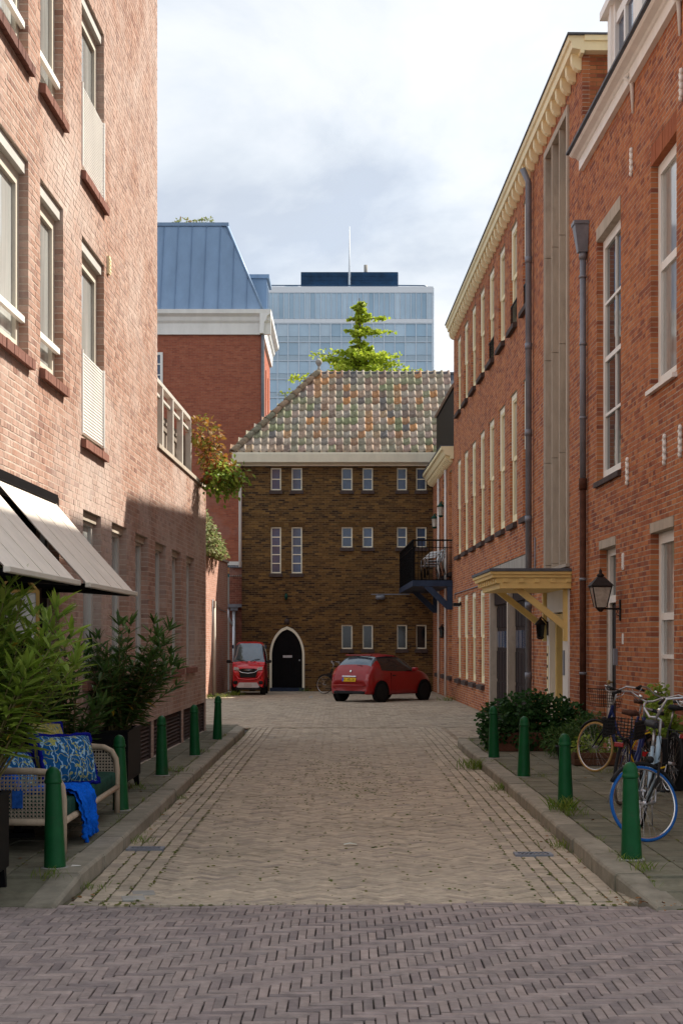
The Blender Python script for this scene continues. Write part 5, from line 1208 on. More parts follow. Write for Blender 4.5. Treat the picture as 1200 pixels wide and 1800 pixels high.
# wall lanterns
def street_lantern(label, loc, rz):
    t = thing('wall_lantern', label, 'lamp', loc, rz)   # arm runs along -y from the wall plate at the origin
    MB().bevbox(-.03, .03, -.02, .0, -.06, .22, .006).tube([(0, -.01, .10), (0, -.24, .10)], .012, 8).tube([(0, -.02, .0), (0, -.06, .03), (0, -.04, .08), (0, -.10, .10)], .006, 6).build('bracket', 'lamp_iron', t)
    c = (0, -.27); zb = .12; b, tp = .07, .125; h = .27
    mb = MB().lathe([(.02, .06), (.05, .09), (.075, .12), (.06, .125)], 12, Matrix.Translation((0, c[1], 0)))
    for sx in (-1, 1):
        for sy in (-1, 1): mb.tube([(sx * b, c[1] + sy * b, zb), (sx * tp, c[1] + sy * tp, zb + h)], .009, 5)
    for s in (-1, 1):
        mb.box(-tp - .01, tp + .01, c[1] + s * tp - .01, c[1] + s * tp + .01, zb + h - .008, zb + h + .012).box(s * tp - .0095, s * tp + .0095, c[1] - tp, c[1] + tp, zb + h - .007, zb + h + .011)
    mb.build('cage', 'lamp_iron', t)
    g = MB()
    for k in range(4):
        M = Matrix.Translation((0, c[1], 0)) @ Matrix.Rotation(k * math.pi / 2, 4, 'Z'); g = MB().add([(-b, -b, zb), (b, -b, zb), (tp, -tp, zb + h), (-tp, -tp, zb + h)], [(0, 1, 2, 3)], M); g.build('pane', 'lamp_glass', t)
    V = [(-tp - .03, -tp - .03, 0), (tp + .03, -tp - .03, 0), (tp + .03, tp + .03, 0), (-tp - .03, tp + .03, 0), (-.045, -.045, .12), (.045, -.045, .12), (.045, .045, .12), (-.045, .045, .12)]
    MB().add(V, BOXF.tolist(), Matrix.Translation((0, c[1], zb + h + .012))).lathe([(.035, .12), (.05, .13), (.05, .15), (.02, .17), (.022, .20), (.004, .23)], 10, Matrix.Translation((0, c[1], zb + h + .012))).build('lamp_roof', 'lamp_iron', t)
street_lantern('old iron street lantern on a wall arm beside the front door', (XR(20.4), 20.4, 2.03), R(-90) + aR)
def coach_lamp(label, loc, rz, body, glass='lamp_glass', s=1.):
    t = thing('coach_lamp', label, 'lamp', loc, rz, 'small coach lamps on the right hand walls'); t.scale = (s, s, s)
    MB().box(-.04, .04, -.015, 0, -.1, .1).tube([(0, -.01, .08), (0, -.10, .17), (0, -.11, .12)], .01, 6).lathe([(.085, .05), (.06, .09), (.02, .13), (.012, .16)], 8, Matrix.Translation((0, -.11, 0))).lathe([(.03, -.16), (.055, -.13), (.055, -.12)], 8, Matrix.Translation((0, -.11, 0))).build('body', body, t)
    MB().lathe([(.05, -.12), (.07, .05)], 6, Matrix.Translation((0, -.11, 0)), False).build('glass', glass, t)
coach_lamp('green coach lamp with clear glass above the balcony, the farther one', (XR(49.3), 49.3, 5.55), R(-90) + aR, 'lamp_green', s=1.5)
coach_lamp('dark green coach lamp above the balcony, the nearer one', (XR(46.9), 46.9, 5.72), R(-90) + aR, 'lamp_green', s=1.5)
coach_lamp('black coach lamp beside the entrance under the yellow canopy', (XR(26.5) - .03, 26.5, 1.92), R(-90) + aR, 'lamp_iron', 'dark_glass', 1.2)
coach_lamp('black coach lamp below the balcony on the annex', (XR(46.8), 46.8, 2.0), R(-90) + aR, 'lamp_iron', 'dark_glass', 1.3)
t = thing('flood_lamp', 'small black hooded lamp above the ground floor windows near the balcony', 'lamp', (XR(42.2), 42.2, 2.72), R(-90) + aR)
MB().bevbox(-.12, .12, -.22, -.03, -.06, .03, .015).box(-.03, .03, -.04, 0, -.04, .06).build('housing', 'plastic_black', t); MB().box(-.1, .1, -.2, -.05, -.075, -.06).build('lens', 'lens_clear', t)
t = thing('wall_lamp', 'tiny dark wall lamp between the long windows and the arched door', 'lamp', (-1.87, 51.99, 3.1), 0)
MB().box(-.04, .04, -.02, 0, 0, .22).lathe([(.03, -.08), (.06, -.02), (.05, .04), (.02, .08)], 8, Matrix.Translation((0, -.08, .1))).build('body', 'lamp_green', t); MB().box(-.02, .02, -.08, -.02, .17, .19).build('arm', 'lamp_green', t)

# planting on the right pavement
def pot(name, label, loc, r, h, m, cat='planter'):
    t = thing(name, label, cat, loc); MB().lathe([(r * .78, 0), (r, h * .9), (r * 1.06, h * .9), (r * 1.06, h), (r * .95, h), (r * .93, h * .88)], 18).build('pot', m, t); MB().lathe([(r * .9, h * .86), (.01, h * .87)], 18).build('soil', 'bark', t); return t
t = thing('trough', 'rust brown trough under the ivy bush', 'planter', (2.75, 22.2, KH)); MB().bevbox(-.62, .62, -.2, .2, 0, .26, .01).build('box', 'terracotta', t); MB().box(-.56, .56, -.15, .15, .26, .27).build('soil', 'bark', t)
t = bush('ivy_bush', 'dense dark ivy bush in front of the canopied entrance', 'bush', (2.72, 22.3, KH), [(-.40, 0, .44, .34, .34, .26), (-.05, .1, .58, .36, .34, .27), (.30, .1, .46, .42, .36, .34), (.62, -.1, .34, .32, .34, .30), (-.52, -.1, .24, .20, .3, .22), (.0, -.25, .28, .5, .2, .28), (.5, -.3, .18, .4, .2, .2)], leaf_tpl(.060, .055, .25, .2), 'leaf_ivy', 5200, shell=.5)
MB().tube([(-.2, 0, .25), (-.3, 0, .5)], .02, 6).tube([(.2, 0, .25), (.3, 0, .55)], .02, 6).build('stem', 'bark', t)
t = bush('low_shrub', 'olive feathery shrub between ivy and tan bicycle wheel', 'shrub', (3.2, 20.6, KH), [(0, 0, .30, .28, .3, .26), (-.25, .1, .22, .25, .25, .2), (.2, 0, .42, .16, .2, .22)], leaf_tpl(.07, .016, .3), 'leaf_dark', 2200, shell=.2)
MB().tube([(0, 0, 0), (.02, 0, .4)], .015, 6).build('stem', 'bark', t)
t = thing('wooden_planter', 'low brown wooden planter box by the house wall', 'planter', (3.30, 19.6, KH))
for k in range(2): MB().bevbox(-.36, .36, -.2, -.18, .01 + k * .085, .085 + k * .085, .005).build('plank', 'wood_box', t); MB().bevbox(-.36, .36, .18, .2, .01 + k * .085, .085 + k * .085, .005).build('plank', 'wood_box', t)
MB().box(-.36, -.34, -.18, .18, .01, .17).box(.34, .36, -.18, .18, .01, .17).build('end_board', 'wood_box', t); MB().box(-.34, .34, -.18, .18, .02, .13).build('soil', 'bark', t)
t = bush('box_herbs', 'small bright green herbs in the wooden planter box', 'plant', (3.30, 19.6, KH + .13), [(-.2, 0, .1, .16, .14, .13), (.1, 0, .12, .2, .14, .16), (.28, 0, .06, .1, .1, .08)], leaf_tpl(.06, .035), 'leaf_bright', 420, shell=.2)
t = thing('window_box', 'dark planter below the house window behind the bicycles', 'planter', (3.52, 16.6, KH)); MB().bevbox(-.15, .15, -.4, .4, 0, .55, .01).build('box', 'plastic_black', t); MB().box(-.12, .12, -.37, .37, .55, .555).build('soil', 'bark', t)
t = bush('potted_plant', 'yellow-green leafy plant showing between the handlebars', 'plant', (3.50, 16.6, KH + .55), [(-.05, .1, .2, .16, .25, .18), (0, -.15, .1, .16, .2, .14), (-.02, .3, .42, .12, .14, .14), (0, .2, .34, .06, .08, .14)], leaf_tpl(.06, .045), 'leaf_bright', 900, shell=.2)
t = pot('dark_pot', 'dark round pot beside the tan bicycle wheel', (2.95, 20.0, KH), .16, .22, 'plastic_black')

# ================================================================== bicycles
def wheel(parent, c, r, tyre, M=None, spokes=28, name='wheel', disc=True):
    base = Matrix.Translation(c) if M is None else M @ Matrix.Translation(c)
    ring = lambda rr, n=40: [(rr * math.cos(2 * math.pi * k / n), 0, rr * math.sin(2 * math.pi * k / n)) for k in range(n)]
    w = MB().tube(ring(r - .028), .011, 6, base, closed=True).build(name, 'chrome', parent)
    MB().tube(ring(r - .016), .0165, 8, base, closed=True).build('tyre', tyre, w)
    mb = MB()
    for k in range(spokes):
        a = 2 * math.pi * k / spokes; b = a + (.28 if k % 4 < 2 else -.28); s = .025 if k % 2 else -.025
        mb.tube([(.022 * math.cos(b), s, .022 * math.sin(b)), ((r - .03) * math.cos(a), 0, (r - .03) * math.sin(a))], .0014, 3, base, cap=False)
    mb.build('spokes', 'chrome', w)
    MB().tube([(0, -.045, 0), (0, .045, 0)], .02, 10, base).build('hub', 'silver', w)
    return w
def arc(c, r, a0, a1, n=14): return [(c[0] + r * math.cos(R(a0 + (a1 - a0) * k / n)), 0, c[1] + r * math.sin(R(a0 + (a1 - a0) * k / n))) for k in range(n + 1)]
def bicycle(label, loc, heading, steer, lean, fm, tf, tr_, sad='saddle_black', basket=None, rack=True, fender='plastic_black', bar=1., crate=False, step=True, stem='silver', s=.88):
    t = thing('bicycle', label, 'bicycle', loc, 0, 'bicycles parked by the house wall')
    t.rotation_euler = Euler((lean, 0, heading), 'XYZ'); t.scale = (s, s, s)
    r = .345; wb = 1.10; ax = R(68)     # head angle
    rc, fc = Vector((0, 0, r)), Vector((wb, 0, r))
    h_lo = Vector((.88, 0, .70)); h_hi = Vector((.80, 0, .93)); bb = Vector((.43, 0, .29)); st_hi = Vector((.24, 0, .80)); sdl = Vector((.20, 0, .96))
    fr = MB()
    if step: fr.tube([h_lo + Vector((0, 0, .02)), (.66, 0, .42), bb], .023, 10).tube([h_hi - Vector((-.02, 0, .06)), (.62, 0, .54), (.40, 0, .42)], .016, 10)
    else: fr.tube([h_lo, bb], .018, 10).tube([h_hi - Vector((0, 0, .05)), st_hi - Vector((0, 0, .04))], .017, 10)
    fr.tube([bb, st_hi], .018, 10).tube([h_lo, h_hi], .023, 10)
    for y in (-.055, .055): fr.tube([bb + Vector((0, y * .4, 0)), rc + Vector((0, y, 0))], .010, 8).tube([st_hi - Vector((0, -y * .3, .06)), rc + Vector((0, y, 0))], .008, 8)
    fr.build('frame', fm, t)
    wheel(t, rc, r, tr_)
    axis = (h_hi - h_lo).normalized(); S = Matrix.Translation(h_lo) @ Matrix.Rotation(steer, 4, axis) @ Matrix.Translation(-h_lo)
    fk = MB()
    for y in (-.05, .05): fk.tube([h_lo + Vector((0, y * .7, -.02)), h_lo + Vector((.05, y, -.14)), fc + Vector((0, y, 0))], [.013, .012, .009], 8, S)
    fk.tube([h_lo + Vector((0, -.04, -.02)), h_lo + Vector((0, .04, -.02))], .016, 8, S).build('fork', 'plastic_black', t)
    wheel(t, fc, r, tf, S)
    MB().tube(arc((0, r), r + .022, 20, 190), .019, 6).tube([(0, .03, r), (-.1, .03, r + .33)], .003, 4).build('fender', fender, t)
    MB().tube([S @ Vector(p) for p in arc((wb, r), r + .022, 40, 165)], .018, 6).build('fender', fender, t)
    hb = MB(); top = h_hi + axis * .16
    hb.tube([h_hi, top, top + Vector((.04, 0, .03))], .013, 8, S)
    for y in (-1, 1): hb.tube([top + Vector((.04, 0, .03)), top + Vector((.06, y * .08, .05)), top + Vector((.02, y * .2, .11 * bar)), top + Vector((-.10, y * .27, .10 * bar)), top + Vector((-.22, y * .29, .07 * bar))], .011, 8, S)
    hbo = hb.build('handlebar', stem, t)
    for y in (-1, 1):
        MB().tube([top + Vector((-.10, y * .27, .10 * bar)), top + Vector((-.23, y * .295, .068 * bar))], .018, 8, S).build('grip', 'plastic_black', hbo)
        MB().tube([top + Vector((-.04, y * .25, .09 * bar)), top + Vector((-.06, y * .26, .05 * bar)), top + Vector((-.17, y * .27, .03 * bar))], .005, 6, S).build('brake_lever', 'silver', hbo)
    MB().lathe([(.03, -.01), (.03, .01), (.02, .022)], 10, S @ Matrix.Translation(top + Vector((.03, .07, .075)))).build('bell', 'chrome', hbo)
    MB().lathe([(.035, 0), (.032, .04), (.015, .06)], 10, S @ Matrix.Translation(h_lo + Vector((.09, 0, .03))) @ Matrix.Rotation(R(-90), 4, 'Y')).build('headlight', 'plastic_black', t)
    MB().tube([S @ (top + Vector((.0, .2, .1))), S @ (top + Vector((.12, .12, 0))), h_lo + Vector((.05, .03, .1)), h_lo], .003, 5).build('cable', 'plastic_black', t)
    MB().tube([st_hi, sdl], .013, 8).build('seat_post', 'silver', t)
    V = []; F = []
    st_ = [(.15, .018, .01), (.08, .03, .005), (0, .06, 0), (-.08, .10, .01), (-.13, .09, .02), (-.15, .03, .02)]
    for (x, w, z) in st_: V += [(x, -w, z - .03), (x, -w * .9, z + .01), (x, 0, z + .022), (x, w * .9, z + .01), (x, w, z - .03), (x, 0, z - .045)]
    for i in range(5):
        for j in range(6): F.append((i * 6 + j, i * 6 + (j + 1) % 6, i * 6 + 6 + (j + 1) % 6, i * 6 + 6 + j))
    F += [(5, 4, 3, 2, 1, 0), tuple(range(30, 36))]
    MB().add(V, F, Matrix.Translation(sdl + Vector((0, 0, .05))), True).build('saddle', sad, t)
    cr = MB().tube([bb + Vector((0, -.06, 0)), bb + Vector((0, .06, 0))], .025, 10)
    cr.lathe([(.085, -.004), (.085, .004)], 24, Matrix.Translation(bb + Vector((0, -.05, 0))) @ Matrix.Rotation(R(90), 4, 'X')).tube([bb + Vector((0, -.07, 0)), bb + Vector((.12, -.075, -.11))], .010, 6).tube([bb + Vector((0, .07, 0)), bb + Vector((-.12, .075, .11))], .010, 6).build('crank', 'silver', t)
    for sx, y in ((1, -1), (-1, 1)): MB().bevbox(-.045, .045, -.04, .04, -.012, .012, .004, Matrix.Translation(bb + Vector((sx * .12, y * .12, -sx * .11)))).build('pedal', 'plastic_black', t)
    MB().bevbox(-.02, .50, -.062, -.045, -.05, .05, .01, Matrix.Translation((0, 0, .30))).build('chain_guard', 'plastic_black', t)
    MB().tube([(-.03, .07, r - .02), (-.10, .12, .02)], .007, 6).build('kickstand', 'silver', t)
    if rack:
        rk = MB()
        for y in (-.06, 0, .06): rk.tube([(.18, y, .74), (-.28, y, .74)], .006, 6)
        for y in (-.06, .06): rk.tube([(-.2, y, .74), rc + Vector((0, y, 0))], .006, 6)
        rk.tube([(-.28, -.06, .74), (-.28, .06, .74)], .006, 6).build('rack', 'plastic_black', t); MB().bevbox(-.31, -.285, -.05, .05, .66, .71, .006).build('rear_light', 'lens_red', t)
    if basket:
        bk = MB(); c = top + Vector((.20, 0, -.06)); a, b, h = .15, .19, .24
        for q in range(7):
            z = -h / 2 + q * h / 6; g_ = .8 + .2 * q / 6; bk.tube([c + Vector((sx * a * g_, sy * b * g_, z)) for sx, sy in ((-1, -1), (1, -1), (1, 1), (-1, 1))], .0035 if q < 6 else .007, 4, S, closed=True)
        for q in range(10):
            u = -1 + q / 4.5
            for sx in (-1, 1): bk.tube([c + Vector((sx * a * .8, u * b * .8, -h / 2)), c + Vector((sx * a, u * b, h / 2))], .003, 4, S)
        for q in range(8):
            u = -1 + q / 3.5
            for sy in (-1, 1): bk.tube([c + Vector((u * a * .8, sy * b * .8, -h / 2)), c + Vector((u * a, sy * b, h / 2))], .003, 4, S)
            bk.tube([c + Vector((u * a * .8, -b * .8, -h / 2)), c + Vector((u * a * .8, b * .8, -h / 2))], .003, 4, S)
        bk.build('basket', basket, t)
    if crate:
        bk = MB()
        for q in range(6):
            z = .76 + q * .035
            for y in (-.17, .17): bk.box(-.36, .12, y - .004, y + .004, z, z + .008)
            for x in (-.36, .12): bk.box(x - .004, x + .004, -.17, .17, z, z + .008)
        for q in range(13):
            x = -.36 + q * .04
            for y in (-.17, .17): bk.box(x - .003, x + .003, y - .006, y + .006, .75, .95)
        for q in range(10):
            y = -.17 + q * .0378
            for x in (-.36, .12): bk.box(x - .006, x + .006, y - .003, y + .003, .75, .95)
        bk.build('pannier_crate', 'plastic_black', t)
    return t
def bike_at(front, heading, **k):
    """front wheel contact point and heading (degrees from +x) -> origin at the rear contact"""
    a = R(heading); d = 1.10 * .88; return (front[0] - math.cos(a) * d, front[1] - math.sin(a) * d, KH), a
l_, h_ = bike_at((2.42, 12.10), -97); bicycle('light blue bicycle with bright blue front tyre, nearest on the right', l_, h_, R(-66), R(-7), 'frame_lightblue', 'tyre_blue', 'tyre_black', bar=1.4)
l_, h_ = bike_at((3.04, 18.55), 118); bicycle('dark blue step-through bicycle with tan tyres and wire basket', l_, h_, R(8), R(6), 'frame_blue', 'tyre_tan', 'tyre_tan', 'saddle_brown', basket='wicker_wire')
l_, h_ = (2.68, 14.8, KH), R(66); bicycle('black bicycle with wire crate and grey tyre behind the blue-tyred one', l_, h_, R(-15), R(5), 'frame_blue', 'tyre_grey', 'tyre_grey', 'saddle_brown', crate=True)
l_, h_ = bike_at((2.95, 13.05), -112); bicycle('green bicycle at the right edge beside the window', l_, h_, R(20), R(-6), 'frame_green', 'tyre_grey', 'tyre_grey', step=False, bar=.6)
l_, h_ = bike_at((3.30, 17.0), 96); bicycle('dark bicycle with yellow lock cable nearest the house wall', l_, h_, R(-20), R(8), 'plastic_black', 'tyre_black', 'tyre_black', 'saddle_black')
tag(MB().tube([(0, 0, .5), (-.1, .05, .46), (-.18, .1, .30), (-.12, .12, .16), (.04, .1, .12), (.16, .06, .16)], .008, 6).build('lock_cable', 'plate_yellow', None, (2.98, 14.85, KH + .2)), 'yellow lock cable looped on the black bicycle', 'cable')
l_, h_ = bike_at((-.55, 49.6), 150); bicycle('black bicycle behind the red hatchback with a pale rim', (l_[0], l_[1], 0), h_, 0, R(4), 'plastic_black', 'tyre_black', 'tyre_black')
# ================================================================== cars
def catmull(P, sub):
    """smooth a list of equal-length arrays"""
    P = np.asarray(P, float); n = len(P); out = []
    for i in range(n - 1):
        p0, p1, p2, p3 = P[max(i - 1, 0)], P[i], P[i + 1], P[min(i + 2, n - 1)]
        for k in range(sub):
            t = k / sub; out.append(.5 * ((2 * p1) + (-p0 + p2) * t + (2 * p0 - 5 * p1 + 4 * p2 - p3) * t * t + (-p0 + 3 * p1 - 3 * p2 + p3) * t ** 3))
    out.append(P[-1]); return np.array(out)
def car_shell(parent, stations, paint, parts, sx=8, sr=8):
    """stations: (x, ring of (y,z) from the sill up to the roof centre); parts: name,material,(i0,i1),(j0,j1) in control units"""
    G = np.array([[(x, y, z) for y, z in ring] for x, ring in stations])
    sill = [(st[0], 0, st[1][0][1]) for st in (stations[0], stations[-1])]
    G = catmull(G, sx); G = np.transpose(catmull(np.transpose(G, (1, 0, 2)), sr), (1, 0, 2)); ni, nj, _ = G.shape
    owner = np.full((ni - 1, nj - 1), -1)
    for q, (nm, m, (i0, i1), (j0, j1)) in enumerate(parts): owner[int(i0 * sx):int(i1 * sx), int(j0 * sr):int(j1 * sr)] = q
    made = {}
    for q in range(-1, len(parts)):
        mb = MB()
        for side in (1, -1):
            V = np.vstack([(G * np.array([1, side, 1])).reshape(-1, 3), sill]); F = []
            for i in range(ni - 1):
                for j in range(nj - 1):
                    if owner[i, j] == q: a = i * nj + j; f = (a, a + nj, a + nj + 1, a + 1); F.append(f if side > 0 else f[::-1])
            if q == -1:
                for c_, i in enumerate((0, ni - 1)): F.append(tuple(i * nj + j for j in range(nj)) + (ni * nj + c_,))
            mb.add(V, F, smooth=True)
        o = mb.build('body' if q == -1 else parts[q][0], paint if q == -1 else parts[q][1], parent)
        bm = bmesh.new(); bm.from_mesh(o.data); bmesh.ops.remove_doubles(bm, verts=bm.verts, dist=.002); bmesh.ops.recalc_face_normals(bm, faces=bm.faces); bm.to_mesh(o.data); bm.free()
    return G
def car_wheel(parent, x, y, r, w, hub='silver'):
    M = Matrix.Translation((x, y, r)) @ Matrix.Rotation(R(90), 4, 'X')
    k = MB().lathe([(r * .60, -w / 2), (r * .93, -w / 2), (r, -w / 2 + .03), (r, w / 2 - .03), (r * .93, w / 2), (r * .60, w / 2)], 26, M).build('wheel', 'tyre_black', parent)
    mb = MB().lathe([(r * .62, -w * .42), (r * .62, w * .42)], 24, M)
    for q in range(7): mb.box(-.03, .03, .05, r * .6, -w * .46, w * .46, M @ Matrix.Rotation(q * 2 * math.pi / 7, 4, 'Z'))
    mb.build('rim', hub, k)
# red hatchback seen from behind
fi = thing('hatchback_car', 'red rounded hatchback parked at an angle before the brown house', 'car', (.47, 43.05, 0), R(90 - 38)); fi.scale = (.9, .9, .9)
def ring(w, zb, zm, belt, zt, wr, wb=None):
    wb = wb or w * .96; bz = min(belt, zt - .06)
    return [(w * .86, zb), (w * .97, zb + .06), (w, zm), (wb, bz), (wr + (wb - wr) * .28, bz + (zt - bz) * .62), (wr * .82, zt - (zt - bz) * .10), (0, zt)]
SF = [(-.42, ring(.55, .30, .44, .50, .58, .44)), (-.46, ring(.66, .27, .46, .58, .68, .54)), (-.43, ring(.72, .25, .48, .70, .84, .60)), (-.36, ring(.76, .24, .50, .82, .98, .62)),
      (-.26, ring(.79, .24, .5, .93, 1.10, .63)), (-.10, ring(.81, .24, .5, .98, 1.28, .60)), (.08, ring(.82, .24, .5, .98, 1.42, .58)), (.32, ring(.82, .24, .5, .97, 1.47, .58)), (.85, ring(.81, .22, .5, .95, 1.50, .58)),
      (1.35, ring(.81, .22, .5, .94, 1.46, .56)), (1.75, ring(.81, .22, .5, .93, 1.30, .54)), (2.10, ring(.80, .22, .5, .92, 1.06, .56)), (2.45, ring(.78, .23, .5, .86, .96, .58)), (2.78, ring(.72, .25, .48, .74, .84, .52)), (2.98, ring(.60, .28, .46, .58, .66, .44)), (3.04, ring(.46, .30, .44, .5, .56, .36))]
car_shell(fi, SF, 'dark_red_paint', [('rear_window', 'car_glass', (4.4, 6.6), (4.2, 6)), ('side_window', 'dark_glass', (6.4, 10.6), (3.1, 4.75)), ('windscreen', 'car_glass', (9.4, 11), (5, 6))])
for x in (.12, 2.42):
    for y in (-.735, .735): car_wheel(fi, x, y, .295, .19)
    for y in (-.822, .822):
        MB().tube([(x + .36 * math.cos(a), y, .30 + .36 * math.sin(a)) for a in np.linspace(-.15, math.pi + .15, 16)], .022, 6).lathe([(.345, -.012), (.345, .012)], 24, Matrix.Translation((x, y * .995, .30)) @ Matrix.Rotation(R(90), 4, 'X')).build('wheel_arch', 'black_shadow', fi)  # black disc on the body side stands in for the shaded arch hollow
Mr = lambda x, y, z, tilt: Matrix.Translation((x, y, z)) @ Matrix.Rotation(tilt, 4, 'Y')
pl_ = MB().bevbox(-.006, .006, -.26, .26, -.06, .06, .004, Mr(-.475, 0, .70, R(14))).build('number_plate', 'plate_yellow', fi)
MB().box(-.009, .004, .21, .258, -.056, .056, Mr(-.477, 0, .70, R(14))).build('country_band', 'plate_blue', pl_)
text_mesh('plate_text', 'K-182-DS', .105, 'print_black', pl_, Mr(-.486, -.02, .70, R(14)) @ Matrix(((0, 0, -1, 0), (-1, 0, 0, 0), (0, 1, 0, 0), (0, 0, 0, 1))))
MB().bevbox(-.02, .01, -.27, .27, -.014, .014, .004, Mr(-.455, 0, .80, R(16))).build('boot_handle', 'chrome', fi)
MB().lathe([(.045, 0), (.04, .015), (.01, .02)], 12, Mr(-.385, 0, .955, R(-70))).build('badge', 'chrome', fi)
for y in (-1, 1):
    MB().bevbox(-.03, .02, -.055, .055, -.11, .11, .012, Mr(-.405, y * .655, .76, R(14)) @ Matrix.Rotation(R(-y * 36), 4, 'Z')).build('tail_light', 'lens_red', fi)
    MB().bevbox(-.012, .012, -.05, .05, -.018, .018, .004, Mr(-.455, y * .55, .36, 0)).build('reflector', 'lens_red', fi)
MB().bevbox(-.49, -.30, -.60, .60, .26, .35, .02).build('lower_bumper', 'plastic_black', fi)
MB().tube([(-.49, -.62, .52), (-.53, -.3, .53), (-.54, 0, .53), (-.53, .3, .53), (-.49, .62, .52)], .022, 8).build('bumper_lip', 'dark_red_paint', fi)
MB().bevbox(-.06, .06, -.50, .50, -.015, .015, .01, Mr(.04, 0, 1.455, R(-6))).build('spoiler', 'dark_red_paint', fi)
MB().tube([(-.24, 0, 1.10), (-.21, -.12, 1.14), (-.24, -.34, 1.12)], .012, 6).build('rear_wiper', 'plastic_black', fi)
for y in (-1, 1):
    MB().bevbox(-.08, .08, -.09, .09, -.06, .06, .03, Matrix.Translation((1.78, y * .90, 1.0))).build('mirror', 'dark_red_paint', fi)
    MB().bevbox(-.08, .08, -.012, .012, -.015, .015, .006, Matrix.Translation((.78, y * .815, .82))).build('door_handle', 'plastic_black', fi)
    MB().box(.62, .628, y * .792, y * .815, .35, .9).build('door_gap', 'black_shadow', fi)
# red microcar facing the street
mc = thing('microcar', 'narrow red microcar with black grille facing the camera beside the garden wall', 'car', (-2.93, 48.3, 0), R(90))
def mr(w, zb, zm, belt, zt, wr): bz = min(belt, zt - .05); return [(w * .9, zb), (w * .98, zb + .05), (w, zm), (w * .97, bz), (wr + .03 + (w * .97 - wr - .03) * .35, bz + (zt - bz) * .6), (wr * .9, zt - .03), (0, zt)]
SM = [(-.02, mr(.40, .30, .42, .50, .56, .36)), (-.06, mr(.46, .26, .45, .62, .74, .42)), (.02, mr(.49, .24, .45, .74, .88, .45)), (.16, mr(.51, .22, .45, .86, .97, .47)), (.36, mr(.52, .22, .45, .95, 1.05, .48)), (.52, mr(.52, .22, .45, .97, 1.30, .44)), (.68, mr(.52, .22, .45, .97, 1.56, .42)), (.84, mr(.52, .22, .45, .97, 1.66, .42)), (1.3, mr(.52, .22, .45, .97, 1.69, .42)), (1.9, mr(.52, .22, .45, .97, 1.66, .42)), (2.15, mr(.51, .22, .45, .97, 1.5, .42)), (2.25, mr(.48, .24, .45, .9, 1.1, .42))]
car_shell(mc, SM, 'red_paint', [('windscreen', 'car_glass', (4.2, 6.7), (4.4, 6)), ('side_window', 'dark_glass', (6, 9.6), (3.1, 4.7)), ('rear_window', 'car_glass', (9.8, 11), (4.4, 6))])
for x in (.30, 1.85):
    for y in (-.44, .44): car_wheel(mc, x, y, .235, .15)
    for y in (-.515, .515): MB().lathe([(.28, -.012), (.28, .012)], 20, Matrix.Translation((x, y, .25)) @ Matrix.Rotation(R(90), 4, 'X')).build('wheel_arch', 'black_shadow', mc)  # flat black disc painted as the dark inside of the arch
gr = MB().prism([(-.30, .80), (-.24, .56), (.24, .56), (.30, .80), (.20, .84), (-.20, .84)], -.085, -.02, 'x').build('grille', 'plastic_black', mc)
MB().tube([(-.08, -.36, .82), (-.095, -.20, .715), (-.10, 0, .69), (-.095, .20, .715), (-.08, .36, .82)], .012, 6).tube([(-.075, -.2, .80), (-.085, 0, .79), (-.075, .2, .80)], .008, 6).build('grille_bar', 'chrome', gr)
for y in (-1, 1):
    MB().prism([(y * .28, .86), (y * .44, .90), (y * .45, .80), (y * .30, .77)], -.075, .05, 'x').build('headlight', 'lens_clear', mc)
    MB().bevbox(-.07, .06, -.07, .07, -.05, .05, .02, Matrix.Translation((-.02, y * .40, .40))).build('fog_lamp_pod', 'plastic_black', mc)
    MB().bevbox(-.05, .04, -.07, .07, -.055, .045, .025, Matrix.Translation((.42, y * .64, 1.06))).tube([(.42, y * .5, 1.02), (.42, y * .62, 1.05)], .018, 6).build('mirror', 'plastic_black', mc)
    MB().bevbox(-.02, .05, -.03, .03, -.06, .06, .015, Matrix.Translation((.62, y * .52, 1.52))).build('cab_lamp', 'navy_paint', mc)
MB().prism([(-.36, .26), (-.28, .40), (.28, .40), (.36, .26), (.30, .24), (-.30, .24)], -.10, -.03, 'x').build('skid_plate', 'silver', mc)
np_ = MB().bevbox(-.115, -.095, -.12, .12, .28, .38, .004).build('number_plate', 'plate_grey', mc)
MB().box(-.13, -.04, -.40, .40, .17, .235).build('lower_bumper', 'plastic_black', mc)
MB().bevbox(-.02, .1, -.44, .44, .20, .27, .01).build('sump_guard', 'black_shadow', mc)
MB().tube([(.33, -.05, 1.05), (.38, -.22, 1.12), (.44, -.36, 1.13)], .010, 6).tube([(.33, .02, 1.04), (.36, .2, 1.09), (.42, .36, 1.12)], .010, 6).build('wiper', 'plastic_black', mc)
MB().tube([(-.06, -.44, .70), (-.10, -.30, .52), (-.105, 0, .49), (-.10, .30, .52), (-.06, .44, .70)], .026, 8).build('bumper_crease', 'red_paint', mc)

